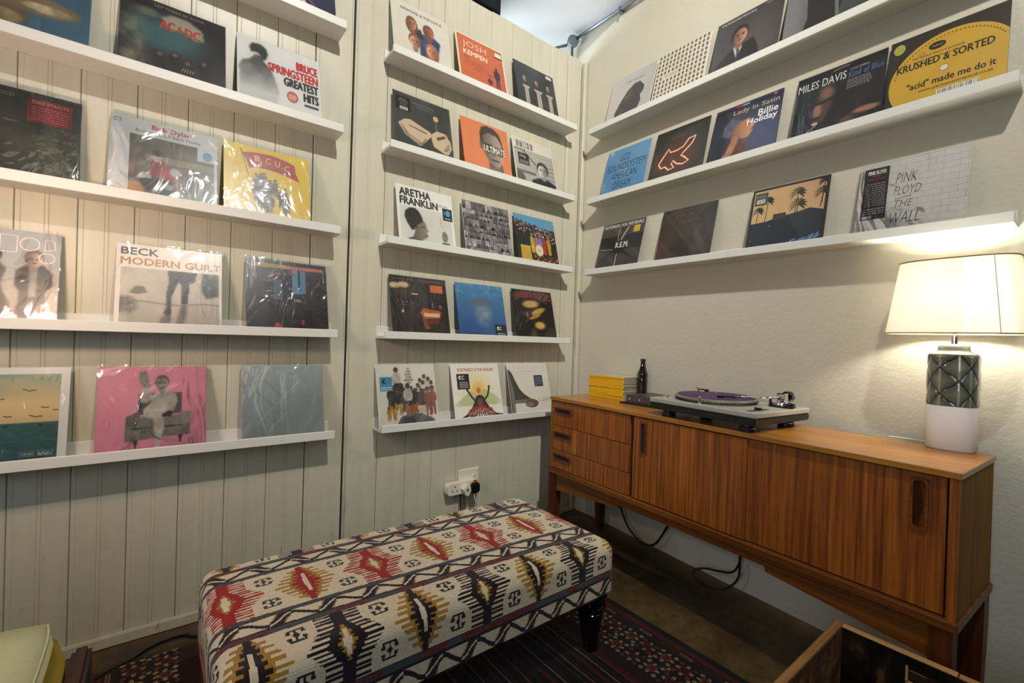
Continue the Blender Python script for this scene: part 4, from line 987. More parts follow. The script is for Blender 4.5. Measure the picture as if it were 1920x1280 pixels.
class Art:
    def __init__(s): s.v = []; s.f = []; s.c = []; s.l = 1; s.inc = 1
    def _add(s, pts, faces, col):
        n = len(s.v); s.v += [(min(1, max(0, p[0])), min(1, max(0, p[1])), s.l) for p in pts]; s.l += s.inc
        col = tuple(col)
        for f in faces: s.f.append(tuple(i+n for i in f)); s.c += [col]*len(f)
    def bg(s, fn, n=40):
        u = np.linspace(0, 1, n+1); U, V = np.meshgrid(u, u, indexing='ij')
        C = np.asarray(fn(U, V), float) if callable(fn) else None
        if C is None: C = np.broadcast_to(np.asarray(fn, float), U.shape+(3,))
        s.grid(U, V, C, n)
    def img(s, x0, y0, x1, y1, fn, n=30):
        u = np.linspace(0, 1, n+1); U, V = np.meshgrid(u, u, indexing='ij'); C = fn(U, V)
        s.grid(x0+(x1-x0)*U, y0+(y1-y0)*V, C, n)
    def grid(s, X, Y, C, n):
        b = len(s.v); s.v += [(x, y, s.l) for x, y in zip(X.ravel(), Y.ravel())]; s.l += 1
        Cf = np.clip(C, 0, 255).reshape(-1, 3)
        for i in range(n):
            for j in range(n):
                q = (i*(n+1)+j, (i+1)*(n+1)+j, (i+1)*(n+1)+j+1, i*(n+1)+j+1)
                s.f.append(tuple(k+b for k in q)); s.c += [tuple(Cf[k]) for k in q]
    def P(s, pts, col): s._add(pts, [tuple(range(len(pts)))], col)
    def R(s, x0, y0, x1, y1, col): s.P([(x0, y0), (x1, y0), (x1, y1), (x0, y1)], col)
    def E(s, cx, cy, rx, ry, col, n=22, a0=0, a1=360, rot=0):
        cr_, sr = math.cos(math.radians(rot)), math.sin(math.radians(rot)); pts = []
        for i in range(n):
            a = math.radians(a0+(a1-a0)*i/(n if a1-a0 == 360 else n-1)); x, y = rx*math.cos(a), ry*math.sin(a)
            pts.append((cx+x*cr_-y*sr, cy+x*sr+y*cr_))
        s.P(pts, col)
    def L(s, pts, w, col):
        P_ = [Vector((*p, 0)) for p in pts]; vs = []; fs = []
        for i, p in enumerate(P_):
            d = (P_[min(i+1, len(P_)-1)]-P_[max(i-1, 0)]).normalized(); n = Vector((-d.y, d.x, 0))*(w/2)
            vs += [(p+n)[:2], (p-n)[:2]]
        for i in range(len(P_)-1): fs.append((2*i, 2*i+1, 2*i+3, 2*i+2))
        s._add(vs, fs, col)
    def T(s, txt, x0, x1, y, h, col, bold=0.0, shear=0.0, arch=0.0, slope=0.0):
        V, F = text_geo(txt, min(bold, 0.0), shear); w = max(bold, 0.0)*h*1.1
        sh = [(0, 0)] if w <= 0 else [(-w, 0), (w, 0), (0, w), (0, -w)]
        if w > 0: x0 += w; x1 -= w
        for dx, dy in sh:
            s._add([(x0+a*(x1-x0)+dx, y+b*h + arch*(1-(2*a-1)**2) + slope*a + dy) for a, b in V], F, col)
    def lines(s, x0, x1, y0, y1, n, col, fill=0.45, seed=0):
        r = random.Random(seed); dy = (y1-y0)/n; b = []
        pts = []; fs = []
        for i in range(n):
            x = x0
            while x < x1-0.01:
                w = min(r.uniform(0.012, 0.04), x1-x); k = len(pts); yy = y0+dy*i
                pts += [(x, yy), (x+w, yy), (x+w, yy+dy*fill), (x, yy+dy*fill)]; fs.append((k, k+1, k+2, k+3)); x += w+0.008
        s._add(pts, fs, col)
    def head(s, cx, cy, r, skin, hair, cloth=None, dark=None):
        if cloth: s.P([(cx-r*1.9, cy-r*2.6), (cx-r*1.6, cy-r*1.5), (cx-r*0.5, cy-r*1.1), (cx+r*0.5, cy-r*1.1), (cx+r*1.6, cy-r*1.5), (cx+r*1.9, cy-r*2.6)], cloth)
        s.P([(cx-r*0.35, cy-r*1.3), (cx+r*0.35, cy-r*1.3), (cx+r*0.35, cy-r*0.5), (cx-r*0.35, cy-r*0.5)], skin)
        s.E(cx, cy+r*0.15, r*0.86, r*1.12, hair); s.E(cx+r*0.04, cy-r*0.12, r*0.70, r*0.90, skin)
        d = dark or tuple(x*0.5 for x in skin)
        s.E(cx-r*0.26, cy+r*0.05, r*0.13, r*0.07, d, 8); s.E(cx+r*0.32, cy+r*0.05, r*0.13, r*0.07, d, 8)
        s.P([(cx, cy), (cx+r*0.12, cy-r*0.32), (cx-r*0.06, cy-r*0.32)], d); s.E(cx+r*0.04, cy-r*0.52, r*0.22, r*0.06, d, 8)
    def figure(s, cx, y0, h, col, col2=None, skin=None):
        skin = skin or col; col2 = col2 or col
        s.P([(cx-h*0.09, y0), (cx-h*0.03, y0), (cx, y0+h*0.42), (cx+h*0.05, y0), (cx+h*0.11, y0), (cx+h*0.09, y0+h*0.5), (cx-h*0.09, y0+h*0.5)], col2)
        s.P([(cx-h*0.10, y0+h*0.45), (cx+h*0.10, y0+h*0.45), (cx+h*0.15, y0+h*0.55), (cx+h*0.14, y0+h*0.80), (cx+h*0.04, y0+h*0.85), (cx-h*0.04, y0+h*0.85), (cx-h*0.14, y0+h*0.80), (cx-h*0.15, y0+h*0.55)], col)
        s.E(cx, y0+h*0.92, h*0.06, h*0.08, skin, 12)
W_, K_ = (232, 230, 222), (24, 23, 24)
SZ = 0.297
def barcode(a, x0, x1, y0, y1, seed=1, bgc=W_):
    a.R(x0, y0, x1, y1, bgc); r = random.Random(seed); pts = []; fs = []; x = x0+0.008
    while x < x1-0.01:
        w = r.uniform(0.002, 0.007); k = len(pts); pts += [(x, y0+0.005), (x+w, y0+0.005), (x+w, y1-0.004), (x, y1-0.004)]; fs.append((k, k+1, k+2, k+3)); x += w+r.uniform(0.003, 0.006)
    a._add(pts, fs, K_)
def palm(a, cx, y0, h, r, col):
    a.L([(cx-0.008, y0), (cx, y0+h*0.5), (cx+0.004, y0+h)], 0.010, col)
    for k in range(11):
        t = math.radians(-35+k*25); x, y = math.cos(t), math.sin(t)
        a.P([(cx, y0+h), (cx+x*r*0.6-y*0.012, y0+h+y*r*0.6+x*0.012+0.01), (cx+x*r, y0+h+y*r-r*0.18), (cx+x*r*0.6+y*0.012, y0+h+y*r*0.6-x*0.012)], col)

def aL0c(a):
    a.bg((30, 30, 66))
    for i in range(9): a.P([(0.12*i-0.2, 0), (0.12*i-0.14, 0), (0.12*i-0.32+0.0, 0.30), (0.12*i-0.38, 0.30)], (206, 188, 160) if i % 2 else (92, 60, 96))
def aL1a(a):
    def f(U, V):
        c = mixa(np.broadcast_to(np.array([70., 118, 140]), U.shape+(3,)), (38, 78, 112), fbm(U, V, 4)*V)
        c = mixa(c, (128, 100, 66), ell(U, V, 0.30, 0.22, 0.26, 0.15, .15)); c = mixa(c, (190, 160, 110), ell(U, V, 0.36, 0.18, 0.16, 0.08)*fbm(U, V, 9))
        c = mixa(c, (150, 120, 78), ell(U, V, 0.62, 0.40, 0.30, 0.11, .2)); c = mixa(c, (222, 206, 170), ell(U, V, 0.68, 0.38, 0.18, 0.05)*fbm(U, V, 12, 3)*1.3)
        return mixa(c, (150, 122, 82), ell(U, V, 0.35, 0.62, 0.34, 0.12, .2))
    a.bg(f, 60)
def aL1b(a):
    def f(U, V):
        c = mixa(flat(U, (24, 24, 30)), (54, 112, 112), ell(U, V, 0.42, 0.56, 0.34, 0.24, .9)*0.9)
        c = mixa(c, (176, 168, 140), pmask(U, V, [(.36, .80), (.45, .88), (.62, .88), (.76, .80), (.78, .66), (.70, .62), (.60, .70), (.45, .68)], 3)*.9); c = mixa(c, (120, 124, 100), ell(U, V, 0.24, 0.82, 0.10, 0.06, .8)*.8)
        c = mixa(c, (26, 26, 26), np.clip((0.36-V)*8, 0, 1)*0.8); c = mixa(c, (74, 74, 70), (fbm(U, V, 18)**2*np.clip((0.40-V)*5, 0, 1))*1.3)
        c = mixa(c, (196, 176, 140), ell(U, V, .10, .35, .14, .45, .9)*fbm(U, V, 11)*.7)
        for x, y in ((.36, .2), (.5, .24), (.62, .18), (.78, .24)): c = mixa(c, (18, 16, 16), ell(U, V, x, y, .06, .14, .4)*.8); c = mixa(c, (120, 92, 76), ell(U, V, x, y+.1, .025, .03, .6))
        return c
    a.bg(f, 80)
    a.T('LET THERE BE ROCK', 0.30, 0.78, 0.925, 0.028, (176, 160, 136))
    a.T('AC', 0.345, 0.50, 0.655, 0.12, (204, 58, 36), 0.05); a.P([(0.53, 0.76), (0.56, 0.76), (0.545, 0.72), (0.575, 0.72), (0.525, 0.65), (0.54, 0.695), (0.512, 0.695)], (204, 58, 36)); a.T('DC', 0.585, 0.745, 0.645, 0.12, (204, 58, 36), 0.05)
    for i in range(5): a.P([(0.56+i*.025, 0.15), (0.57+i*.025, 0.15), (0.585+i*.025, 0.20), (0.575+i*.025, .2)], (190, 130, 120))
def aL1c(a):
    def f(U, V):
        c = flat(U, (226, 226, 220))
        c = tone(c, U, V, pmask(U, V, [(.02, .0), (.03, .30), (.02, .52), (.06, .62), (.15, .67), (.20, .76), (.30, .76), (.30, .68), (.37, .62), (.42, .50), (.47, .30), (.46, .10), (.44, 0)], 2)*(0.12+0.88*np.clip((V-0.22)*2.2, 0, 1)), (110, 110, 102), .45, 1, 9)
        c = tone(c, U, V, pmask(U, V, [(.15, .78), (.14, .86), (.17, .92), (.25, .945), (.33, .90), (.35, .82), (.33, .74), (.29, .70), (.27, .76), (.22, .80)], 2), (66, 66, 60), .5, 1, 16)
        return c
    a.bg(f, 90)
    rd = (206, 42, 46)
    a.T('BRUCE', 0.69, 0.97, 0.735, 0.125, rd, 0.06); a.T('SPRINGSTEEN', 0.345, 0.97, 0.585, 0.125, rd, 0.05)
    a.T('GREATEST', 0.53, 0.97, 0.435, 0.125, (44, 44, 42), 0.055); a.T('HITS', 0.77, 0.97, 0.275, 0.125, (44, 44, 42), 0.06); a.R(0.78, 0.20, 0.96, 0.235, (54, 62, 62))
    a.E(0.635, 0.285, 0.07, 0.085, (196, 66, 60)); a.E(0.635, 0.285, 0.058, 0.07, (214, 120, 108)); a.lines(.59, .68, .25, .32, 4, (240, 214, 204), .5)
def aL2a(a):
    def f(U, V):
        c = mixa(np.broadcast_to(np.array([38., 38, 32]), U.shape+(3,)), (92, 92, 72), ell(U, V, 0.68, 0.35, 0.35, 0.5, 1.2)*fbm(U, V, 5)); return mixa(c, (120, 120, 100), (fbm(U, V, 26) > 0.62)*ell(U, V, 0.85, 0.3, .2, .4, .6)*0.7)
    a.bg(f, 60); a.R(0.60, 0.66, 0.93, 0.93, (140, 36, 34)); a.T('DIRE STRAITS', 0.63, 0.90, 0.875, 0.035, (214, 150, 140)); a.lines(0.63, 0.90, 0.69, 0.86, 6, (186, 100, 92), .35)
    a.T('LOVE OVER GOLD', 0.04, 0.5, 0.9, 0.04, (150, 146, 124))
def aL2b(a):
    a.bg((206, 206, 200))
    def f(U, V):
        c = mixa(flat(U, (150, 134, 104)), (84, 72, 50), fbm(U, V, 5)*1.2); c = mixa(c, (176, 158, 120), ((V > 0.62) & (V < 0.72) & (U > .15))*0.7); c = mixa(c, (110, 96, 70), (V > .74)*(fbm(U, V, 9) > .5)*.6)
        c = tone(c, U, V, ell(U, V, .05, .55, .14, .42, .3), (150, 130, 110), .5); c = tone(c, U, V, pmask(U, V, [(.2, .42), (.26, .64), (.36, .68), (.44, .58), (.58, .54), (.66, .44), (.60, .36), (.40, .34)]), (186, 46, 44), .7, 1, 12)
        c = mixa(c, (214, 180, 156), ell(U, V, .31, .68, .05, .07, .3)); c = mixa(c, (40, 32, 30), ell(U, V, .31, .76, .06, .05, .3)); c = mixa(c, (206, 206, 198), ell(U, V, .52, .50, .06, .07, .5))
        c = tone(c, U, V, pmask(U, V, [(.1, .30), (.30, .36), (.62, .34), (.74, .22), (.6, .06), (.35, .02), (.2, .16)]), (40, 38, 36), .6); c = mixa(c, (160, 160, 150), pmask(U, V, [(.36, .3), (.52, .28), (.50, .20), (.34, .22)])); c = mixa(c, (180, 180, 172), pmask(U, V, [(.14, .42), (.24, .44), (.25, .34), (.13, .33)]))
        c = tone(c, U, V, ell(U, V, .62, .24, .10, .26, .4), (176, 150, 140), .6); c = mixa(c, (84, 98, 76), ell(U, V, 0.88, 0.25, 0.25, 0.35, .8)*.8); return mixa(c, (196, 140, 60), ell(U, V, 0.05, 0.1, .13, .16, .3))
    a.img(0.17, 0.0, 0.97, 0.80, f, 90)
    a.T('Bob Dylan', 0.36, 0.74, 0.885, 0.075, (196, 52, 40), 0.03); a.T('Bringing It All Back Home', 0.22, 0.83, 0.825, 0.055, (56, 66, 78), 0.0)
    a.R(0.03, 0.92, 0.09, 0.965, (90, 90, 96)); a.R(0.036, 0.926, 0.084, 0.959, (200, 200, 200)); a.R(0.80, 0.62, 0.97, 0.80, (200, 200, 196)); a.E(0.90, 0.70, 0.05, 0.06, (96, 150, 176))
def aL2c(a):
    r = random.Random(5); L = [(r.uniform(.34, .72), r.uniform(.06, .44), r.uniform(.2, .26), r.choice([(90, 90, 84), (150, 150, 146), (196, 192, 180), (60, 60, 58), (130, 118, 100)])) for i in range(26)]; L.sort(key=lambda q: -q[1])
    def f(U, V):
        c = mixa(flat(U, (246, 214, 20)), (236, 196, 16), fbm(U, V, 3))
        for i, (x, y, h, t) in enumerate(L): c = person(c, U, V, x, y, h, t, (80, 78, 72), (150, 140, 124), (56, 54, 50), i % 7)
        return c
    a.bg(f, 90)
    rd = (190, 50, 46)
    a.P([(0.20, 0.89), (0.35, 0.925), (0.55, 0.935), (0.72, 0.90), (0.82, 0.86), (0.83, 0.75), (0.88, 0.62), (0.78, 0.655), (0.62, 0.70), (0.45, 0.72), (0.28, 0.69), (0.25, 0.78)], rd)
    a.L([(0.185, 0.94), (0.20, 0.88), (0.245, 0.70), (0.27, 0.55)], 0.008, (70, 56, 30))
    yl = (238, 200, 60); a.T('B', 0.34, 0.41, 0.80, 0.085, yl, .03); a.T('C', 0.465, 0.535, 0.795, 0.085, yl, .025); a.T('U', 0.58, 0.64, 0.78, 0.085, yl, .025); a.T('C', 0.69, 0.755, 0.745, 0.085, yl, .025)
    a.lines(.42, .80, .715, .745, 2, (120, 70, 60), .4)
def aL3a(a):
    def f(U, V):
        c = mixa(flat(U, (176, 176, 172)), (206, 180, 140), np.clip(1-V*1.5, 0, 1)); c = mixa(c, (92, 76, 56), fbm(U, V, 6)*np.clip(.3-V, 0, 1)*3)
        c = tone(c, U, V, pmask(U, V, [(.44, 0), (.46, .2), (.50, .38), (.44, .44), (.46, .64), (.56, .66), (.62, .58), (.58, .40), (.66, .22), (.68, 0)]), (110, 92, 74), .5)
        c = face(c, U, V, .52, .70, .075, (150, 116, 92), (56, 46, 40))
        c = tone(c, U, V, pmask(U, V, [(.70, 0), (.72, .34), (.68, .42), (.68, .56), (.76, .64), (.88, .64), (.95, .54), (.96, .42), (.90, .36), (.92, 0)]), (104, 88, 72), .45)
        c = tone(c, U, V, pmask(U, V, [(.78, .3), (.78, .62), (.84, .62), (.84, .3)]), (186, 176, 156), .7); return face(c, U, V, .81, .70, .08, (206, 166, 140), (120, 90, 66))
    a.bg(f, 90); w = (232, 228, 214)
    a.L([(0.56, 0.76), (0.56, 0.94), (0.68, 0.94), (0.68, 0.76), (0.56, 0.76)], .010, w)
    for cx in (0.48, 0.77): a.L([(cx+0.07*math.cos(t*0.35), 0.86+0.07*math.sin(t*0.35)) for t in range(19)], .010, w)
    a.L([(0.88, 0.80), (0.88, 0.93), (0.95, 0.91), (0.96, 0.82), (0.88, 0.80)], .010, w); a.L([(.9+.06*math.cos(t*.35), .72+.055*math.sin(t*.35)) for t in range(19)], .009, w)
    a.R(0.42, 0.94, 0.52, 1.0, (40, 120, 176))
def aL3b(a):
    a.bg((222, 218, 204))
    def f(U, V):
        c = mixa(flat(U, (200, 192, 176)), (150, 138, 116), np.clip(0.5-V, 0, 1)+fbm(U, V, 5)*.35); c = tone(c, U, V, pmask(U, V, [(.82, 1), (.80, .7), (.86, .55), (1, .6), (1, 1)], 3), (90, 92, 82), .4); c = mixa(c, (120, 112, 92), pmask(U, V, [(.08, .58), (.14, .70), (.22, .70), (.26, .60), (.16, .56)], 3)); c = tone(c, U, V, ell(U, V, .04, .38, .12, .14, .6), (150, 140, 120), .5, 1, 20)
        c = mixa(c, (92, 84, 68), pmask(U, V, [(.46, .30), (.40, .18), (.36, .0), (.46, .0), (.50, .2)], 6)*.9); c = mixa(c, (96, 88, 72), pmask(U, V, [(.60, .42), (.56, .2), (.54, .04), (.62, .06), (.66, .3), (.66, .42)], 6)*.9)
        c = mixa(c, (120, 110, 92), np.exp(-((V-.43-.02*np.sin(U*9))/.012)**2)*.8)
        g = (66, 64, 56)
        c = mixa(c, g, pmask(U, V, [(.45, 1), (.76, 1), (.74, .84), (.68, .78), (.66, .44), (.60, .44), (.60, .74), (.57, .82), (.54, .72), (.50, .56), (.50, .36), (.45, .36), (.44, .56), (.47, .82)])); c = mixa(c, (60, 52, 40), pmask(U, V, [(.44, .36), (.50, .36), (.50, .27), (.46, .22), (.42, .27)]))
        return c
    a.img(0.04, 0.0, 0.97, 0.72, f, 100)
    a.T('BECK', 0.035, 0.375, 0.875, 0.085, (74, 66, 54), .03); a.T('MODERN GUILT', 0.035, 0.985, 0.755, 0.085, (186, 128, 62), .03)
def aL3c(a):
    def f(U, V):
        c = mixa(np.broadcast_to(np.array([34., 38, 36]), U.shape+(3,)), (76, 80, 72), ell(U, V, .12, .45, .25, .5, 1)*.8); return mixa(c, (18, 18, 18), ell(U, V, .55, .4, .25, .6, .8))
    a.bg(f); a.R(0.10, 0.90, 0.48, 0.95, (214, 164, 48)); a.R(0.48, 0.895, 0.95, 0.945, (206, 92, 48)); a.R(0.06, 0.90, 0.095, 0.95, (190, 70, 60))
    a.T('DEPECHE MODE', 0.115, 0.465, 0.912, 0.026, (90, 62, 20)); a.T('BLACK CELEBRATION', 0.495, 0.935, 0.907, 0.026, (240, 190, 150))
    a.R(0.55, 0.55, 0.62, 0.895, (92, 150, 186)); a.R(0.65, 0.56, 0.72, 0.89, (80, 136, 170)); a.R(0.60, 0.55, 0.68, 0.60, (92, 150, 186)); a.R(0.32, 0.46, 0.42, 0.74, (84, 116, 130)); a.R(0.33, 0.38, 0.36, 0.46, (140, 40, 44))
    for k in range(5): a.R(0.33+k*.019, .36, .333+k*.019, .74, (48, 70, 84))
    a.R(0.34, 0.80, 0.41, 0.83, (176, 70, 50)); a.R(0.52, 0.82, 0.60, 0.845, (186, 80, 56)); a.E(0.36, 0.09, 0.045, 0.05, (200, 60, 60), 10); a.E(0.67, 0.16, 0.02, 0.04, (190, 50, 70), 8); a.lines(0.56, .66, .44, .48, 2, (170, 176, 176), .8); a.R(0.5, 0.6, .55, .63, (140, 110, 80))
def aL4a(a):
    a.bg((206, 206, 198))
    def f(U, V):
        c = mixa(np.broadcast_to(np.array([196., 172, 112]), U.shape+(3,)), (96, 142, 128), np.clip((V-0.72)*3, 0, 1)*(0.4+.8*vnoise(U*.4, V, 12, 2))); c = mixa(c, (206, 180, 124), (V > .5)*ell(U, V, .5, .62, .7, .1, .8)*.7)
        return mixa(c, mixa(np.broadcast_to(np.array([28., 74, 70]), U.shape+(3,)), (60, 110, 100), vnoise(U*.25, V, 60, 4)*.6), (V < 0.47)*1.0)
    a.img(0.07, 0.0, 0.93, 0.93, f, 70)
    for ch, x in zip('DREAMS1985', (0.12, 0.20, 0.28, 0.36, 0.455, 0.56, 0.71, 0.77, 0.83, 0.885)): a.T(ch, x, x+(0.012 if ch == '1' else 0.026), 0.855, 0.048, (120, 112, 80), 0, .3)
    for x, y, s in ((0.70, 0.76, .05), (0.50, 0.68, .03), (0.82, 0.58, .03), (0.9, .55, .02), (.56, .5, .03), (.76, .49, .05)): a.L([(x-s, y+s*.25), (x-s*.4, y+s*.1), (x, y-s*.15), (x+s*.4, y+s*.05), (x+s, y)], .009, (44, 48, 40))
    for x, y in ((.45, .40), (.55, .40), (.80, .40), (.50, .34), (.40, .34)): a.E(x, y, .02, .015, (24, 44, 44), 8)
    a.R(0.66, 0.09, 0.90, 0.14, (110, 140, 130)); a.R(0.665, 0.094, 0.895, 0.136, (50, 80, 76)); a.T('POLIÇA', 0.68, 0.76, 0.105, 0.022, (190, 200, 190)) if False else a.T('MUSIC', 0.68, 0.77, 0.103, 0.022, (190, 200, 190)); a.lines(0.79, .89, .10, .13, 2, (190, 200, 190), .5)
def aL4b(a):
    def f(U, V):
        c = mixa(flat(U, (206, 120, 140)), (218, 140, 158), fbm(U, V, 3)); t = lambda p, col, lo=.6: None
        for p, col in (([(.36, .44), (.36, .69), (.76, .69), (.76, .44)], (92, 90, 86)), ([(.25, .15), (.25, .42), (.34, .47), (.38, .46), (.38, .16)], (106, 104, 98)), ([(.74, .19), (.74, .46), (.85, .46), (.84, .19)], (142, 136, 126)), ([(.34, .28), (.34, .41), (.76, .42), (.76, .30)], (128, 124, 114)), ([(.25, .15), (.25, .28), (.84, .31), (.84, .19)], (126, 122, 112)), ([(.32, .16), (.36, .16), (.35, .07), (.335, .07)], (58, 54, 52)), ([(.73, .19), (.77, .19), (.755, .10), (.745, .10)], (58, 54, 52))):
            c = tone(c, U, V, pmask(U, V, p), col, .75, 1, 14)
        c = mixa(c, (60, 58, 56), (np.abs(V-.285-.03*(U-.3)) < .006)*(U > .3)*(U < .78)*1.0)
        for p, col in (([(.48, .66), (.46, .56), (.40, .50), (.40, .42), (.50, .38), (.62, .40), (.68, .46), (.72, .58), (.70, .67), (.62, .71), (.54, .70)], (192, 186, 172)), ([(.50, .42), (.60, .43), (.60, .30), (.565, .12), (.57, .05), (.51, .05), (.53, .14), (.50, .28)], (196, 190, 176)), ([(.36, .58), (.38, .66), (.40, .78), (.42, .80), (.46, .74), (.48, .66), (.44, .58)], (188, 182, 168)), ([(.37, .80), (.355, .88), (.36, .94), (.42, .95), (.44, .88), (.46, .78), (.43, .74)], (140, 138, 128)), ([(.58, .44), (.58, .40), (.66, .40), (.68, .46), (.64, .48)], (70, 66, 62))):
            c = tone(c, U, V, pmask(U, V, p), col, .7, 1, 12)
        c = mixa(c, (44, 40, 38), pmask(U, V, [(.50, .05), (.49, .02), (.57, .02), (.575, .05)]))
        return face(c, U, V, .57, .80, .075, (150, 142, 126), (96, 90, 80))
    a.bg(f, 110)
    a.L([(0.83, 0.13), (0.83, 0.09), (0.85, 0.09)], .006, K_); a.L([(0.83, .13), (0.87, .13), (.87, .10)], .006, K_); a.E(0.868, .08, .006, .008, K_, 6)
def aL4c(a):
    a.bg(lambda U, V: mixa(np.broadcast_to(np.array([160., 168, 166]), U.shape+(3,)), (192, 198, 194), np.clip(V*1.2-U*.6, 0, 1)))  # glare on the silver painted into the print, paler towards the upper left
    for p, c in (([(0.18, 0.24), (0.72, 0.80)], (206, 210, 206)), ([(0.30, 0.12), (0.53, 0.36)], (200, 206, 204)), ([(0.17, 0.66), (0.28, 0.80)], (176, 184, 182)), ([(0.28, 0.80), (0.46, 0.58)], (124, 134, 134)), ([(0.17, 0.66), (0.38, 0.44)], (124, 134, 134)), ([(0.74, 0.14), (0.86, 0.30)], (190, 196, 192))): a.L(p, .006, c)
def aM0a(a):
    def f(U, V):
        c = flat(U, (212, 204, 184)); c = tone(c, U, V, pmask(U, V, [(.44, .06), (.72, .06), (.82, .50), (.66, .60), (.44, .52)], 3), (50, 80, 130), .5); c = mixa(c, (34, 34, 44), pmask(U, V, [(.36, .40), (.52, .44), (.48, .62), (.38, .56)], 2))
        c = face(c, U, V, .33, .66, .10, (196, 120, 76), (120, 64, 38), None, 1, 1.0); c = face(c, U, V, .62, .62, .11, (186, 100, 64), (118, 62, 46), None, 1, 0, .8); c = face(c, U, V, .36, .34, .115, (214, 150, 110), (134, 66, 44), None, -1); return face(c, U, V, .65, .28, .115, (214, 150, 112), (180, 96, 60), None, -1, .8)
    a.bg(f, 90); a.T('DESMOND & THE TUTUS', 0.16, 0.88, 0.865, 0.045, K_, .03)
def aM0b(a):
    a.bg((228, 206, 168)); a.img(0.03, 0.0, 0.97, 0.97, lambda U, V: mixa(np.broadcast_to(np.array([206., 98, 44]), U.shape+(3,)), (196, 82, 62), U*np.clip(1.2-V, 0, 1)), 8)
    a.T('JOSH', 0.13, 0.62, 0.73, 0.15, (240, 216, 176), -.012); a.T('KEMPEN', 0.13, 0.62, 0.60, 0.095, (244, 226, 190), .02); a.T('the', 0.14, 0.24, 0.515, 0.055, (120, 44, 24)); a.T('MORNING', 0.14, 0.56, 0.39, 0.10, (170, 58, 28), -.01)
    a.T('after', .3, .5, .33, .045, (160, 56, 30)); a.figure(0.80, 0.12, 0.46, (56, 44, 52), (70, 44, 50), (60, 40, 44)); a.L([(0.62, 0.14), (0.63, 0.34)], .02, (110, 48, 40)); a.E(0.63, 0.22, .06, .06, (100, 44, 40), 10); a.L([(.56, .36), (.70, .36)], .012, (110, 48, 40))
    a.R(0.80, 0.80, 0.97, 0.93, (40, 34, 30)); a.R(0.81, 0.83, 0.96, 0.92, (226, 214, 182))
def aM0c(a):
    a.bg(lambda U, V: mixa(np.broadcast_to(np.array([40., 42, 42]), U.shape+(3,)), (62, 68, 68), fbm(U, V, 4)*V))
    for cx, w in ((0.24, .10), (0.54, .12), (0.83, .10)):
        a.P([(cx-w*.9, 0.52), (cx+w*.9, 0.52), (cx+w*.7, .47), (cx-w*.7, .47)], (170, 164, 146)); a.R(cx-w*.5, 0.0, cx+w*.5, .47, (132, 126, 112)); a.R(cx-w*.3, 0, cx-w*.1, .46, (190, 184, 166)); a.R(cx+w*.15, 0, cx+w*.32, .46, (182, 176, 158)); a.E(cx-.02, .66, .05, .075, (112, 84, 78), 12); a.E(cx-.03, .67, .02, .045, (170, 140, 130), 8)
    a.R(0.80, 0.90, 0.95, 0.965, (214, 210, 190)); a.L([(.03, .3), (.4, .12)], .006, (120, 120, 112)); a.L([(.6, .28), (.78, .22)], .006, (120, 120, 112))
def aM1a(a):
    a.bg(lambda U, V: mixa(np.broadcast_to(np.array([58., 62, 58]), U.shape+(3,)), (76, 80, 74), fbm(U, V, 4)))
    a.R(0.04, 0.68, 0.28, 0.93, (34, 32, 32)); a.T('ARCTIC', 0.10, 0.21, 0.87, 0.025, (150, 142, 126), .01); a.T('MONKEYS', 0.08, 0.24, 0.835, 0.028, (150, 142, 126), .01); a.lines(.1, .23, .78, .82, 2, (130, 124, 110), .4); barcode(a, 0.10, 0.23, 0.70, 0.75)
    a.T('TRANQUILITY BASE', 0.32, 0.70, 0.865, 0.024, (170, 166, 154)); a.T('HOTEL & CASINO', 0.38, 0.65, 0.815, 0.02, (150, 146, 136))
    cb = (206, 184, 150); dk = (70, 52, 40)
    a.P([(0.05, 0.44), (0.16, 0.54), (0.26, 0.56), (0.60, 0.44), (0.62, 0.38), (0.44, 0.16), (0.40, 0.14), (0.16, 0.26)], cb)
    for k in range(5): a.L([(0.09+k*.012, 0.44-k*.03), (0.20+k*.012, 0.31-k*.03), (0.43, 0.20-k*.01), (0.52, 0.31-k*.02)], .006, dk)
    a.P([(0.22, 0.45), (0.24, 0.46), (0.54, 0.40), (0.52, 0.385)], dk); a.P([(0.60, 0.40), (0.72, 0.50), (0.88, 0.50), (0.96, 0.38), (0.98, 0.25), (0.90, 0.12), (0.84, 0.12), (0.64, 0.20)], cb); a.P([(0.70, 0.38), (0.86, 0.46), (0.88, 0.42), (0.72, 0.33)], (110, 84, 66))
    for k in range(5): a.L([(0.82+k*.012, 0.17+k*.0), (0.93+k*.004, 0.33-k*.02)], .006, dk)
    a.P([(0.45, 0.08), (0.62, 0.12), (0.84, 0.08), (0.88, 0.0), (0.6, 0.0)], (204, 130, 66)); a.L([(0.72, 0.50), (0.72, 0.68)], .008, (200, 160, 120)); a.E(0.72, 0.72, 0.05, 0.05, (220, 180, 140), 8); a.E(0.72, 0.72, 0.02, 0.02, (226, 140, 80), 6)
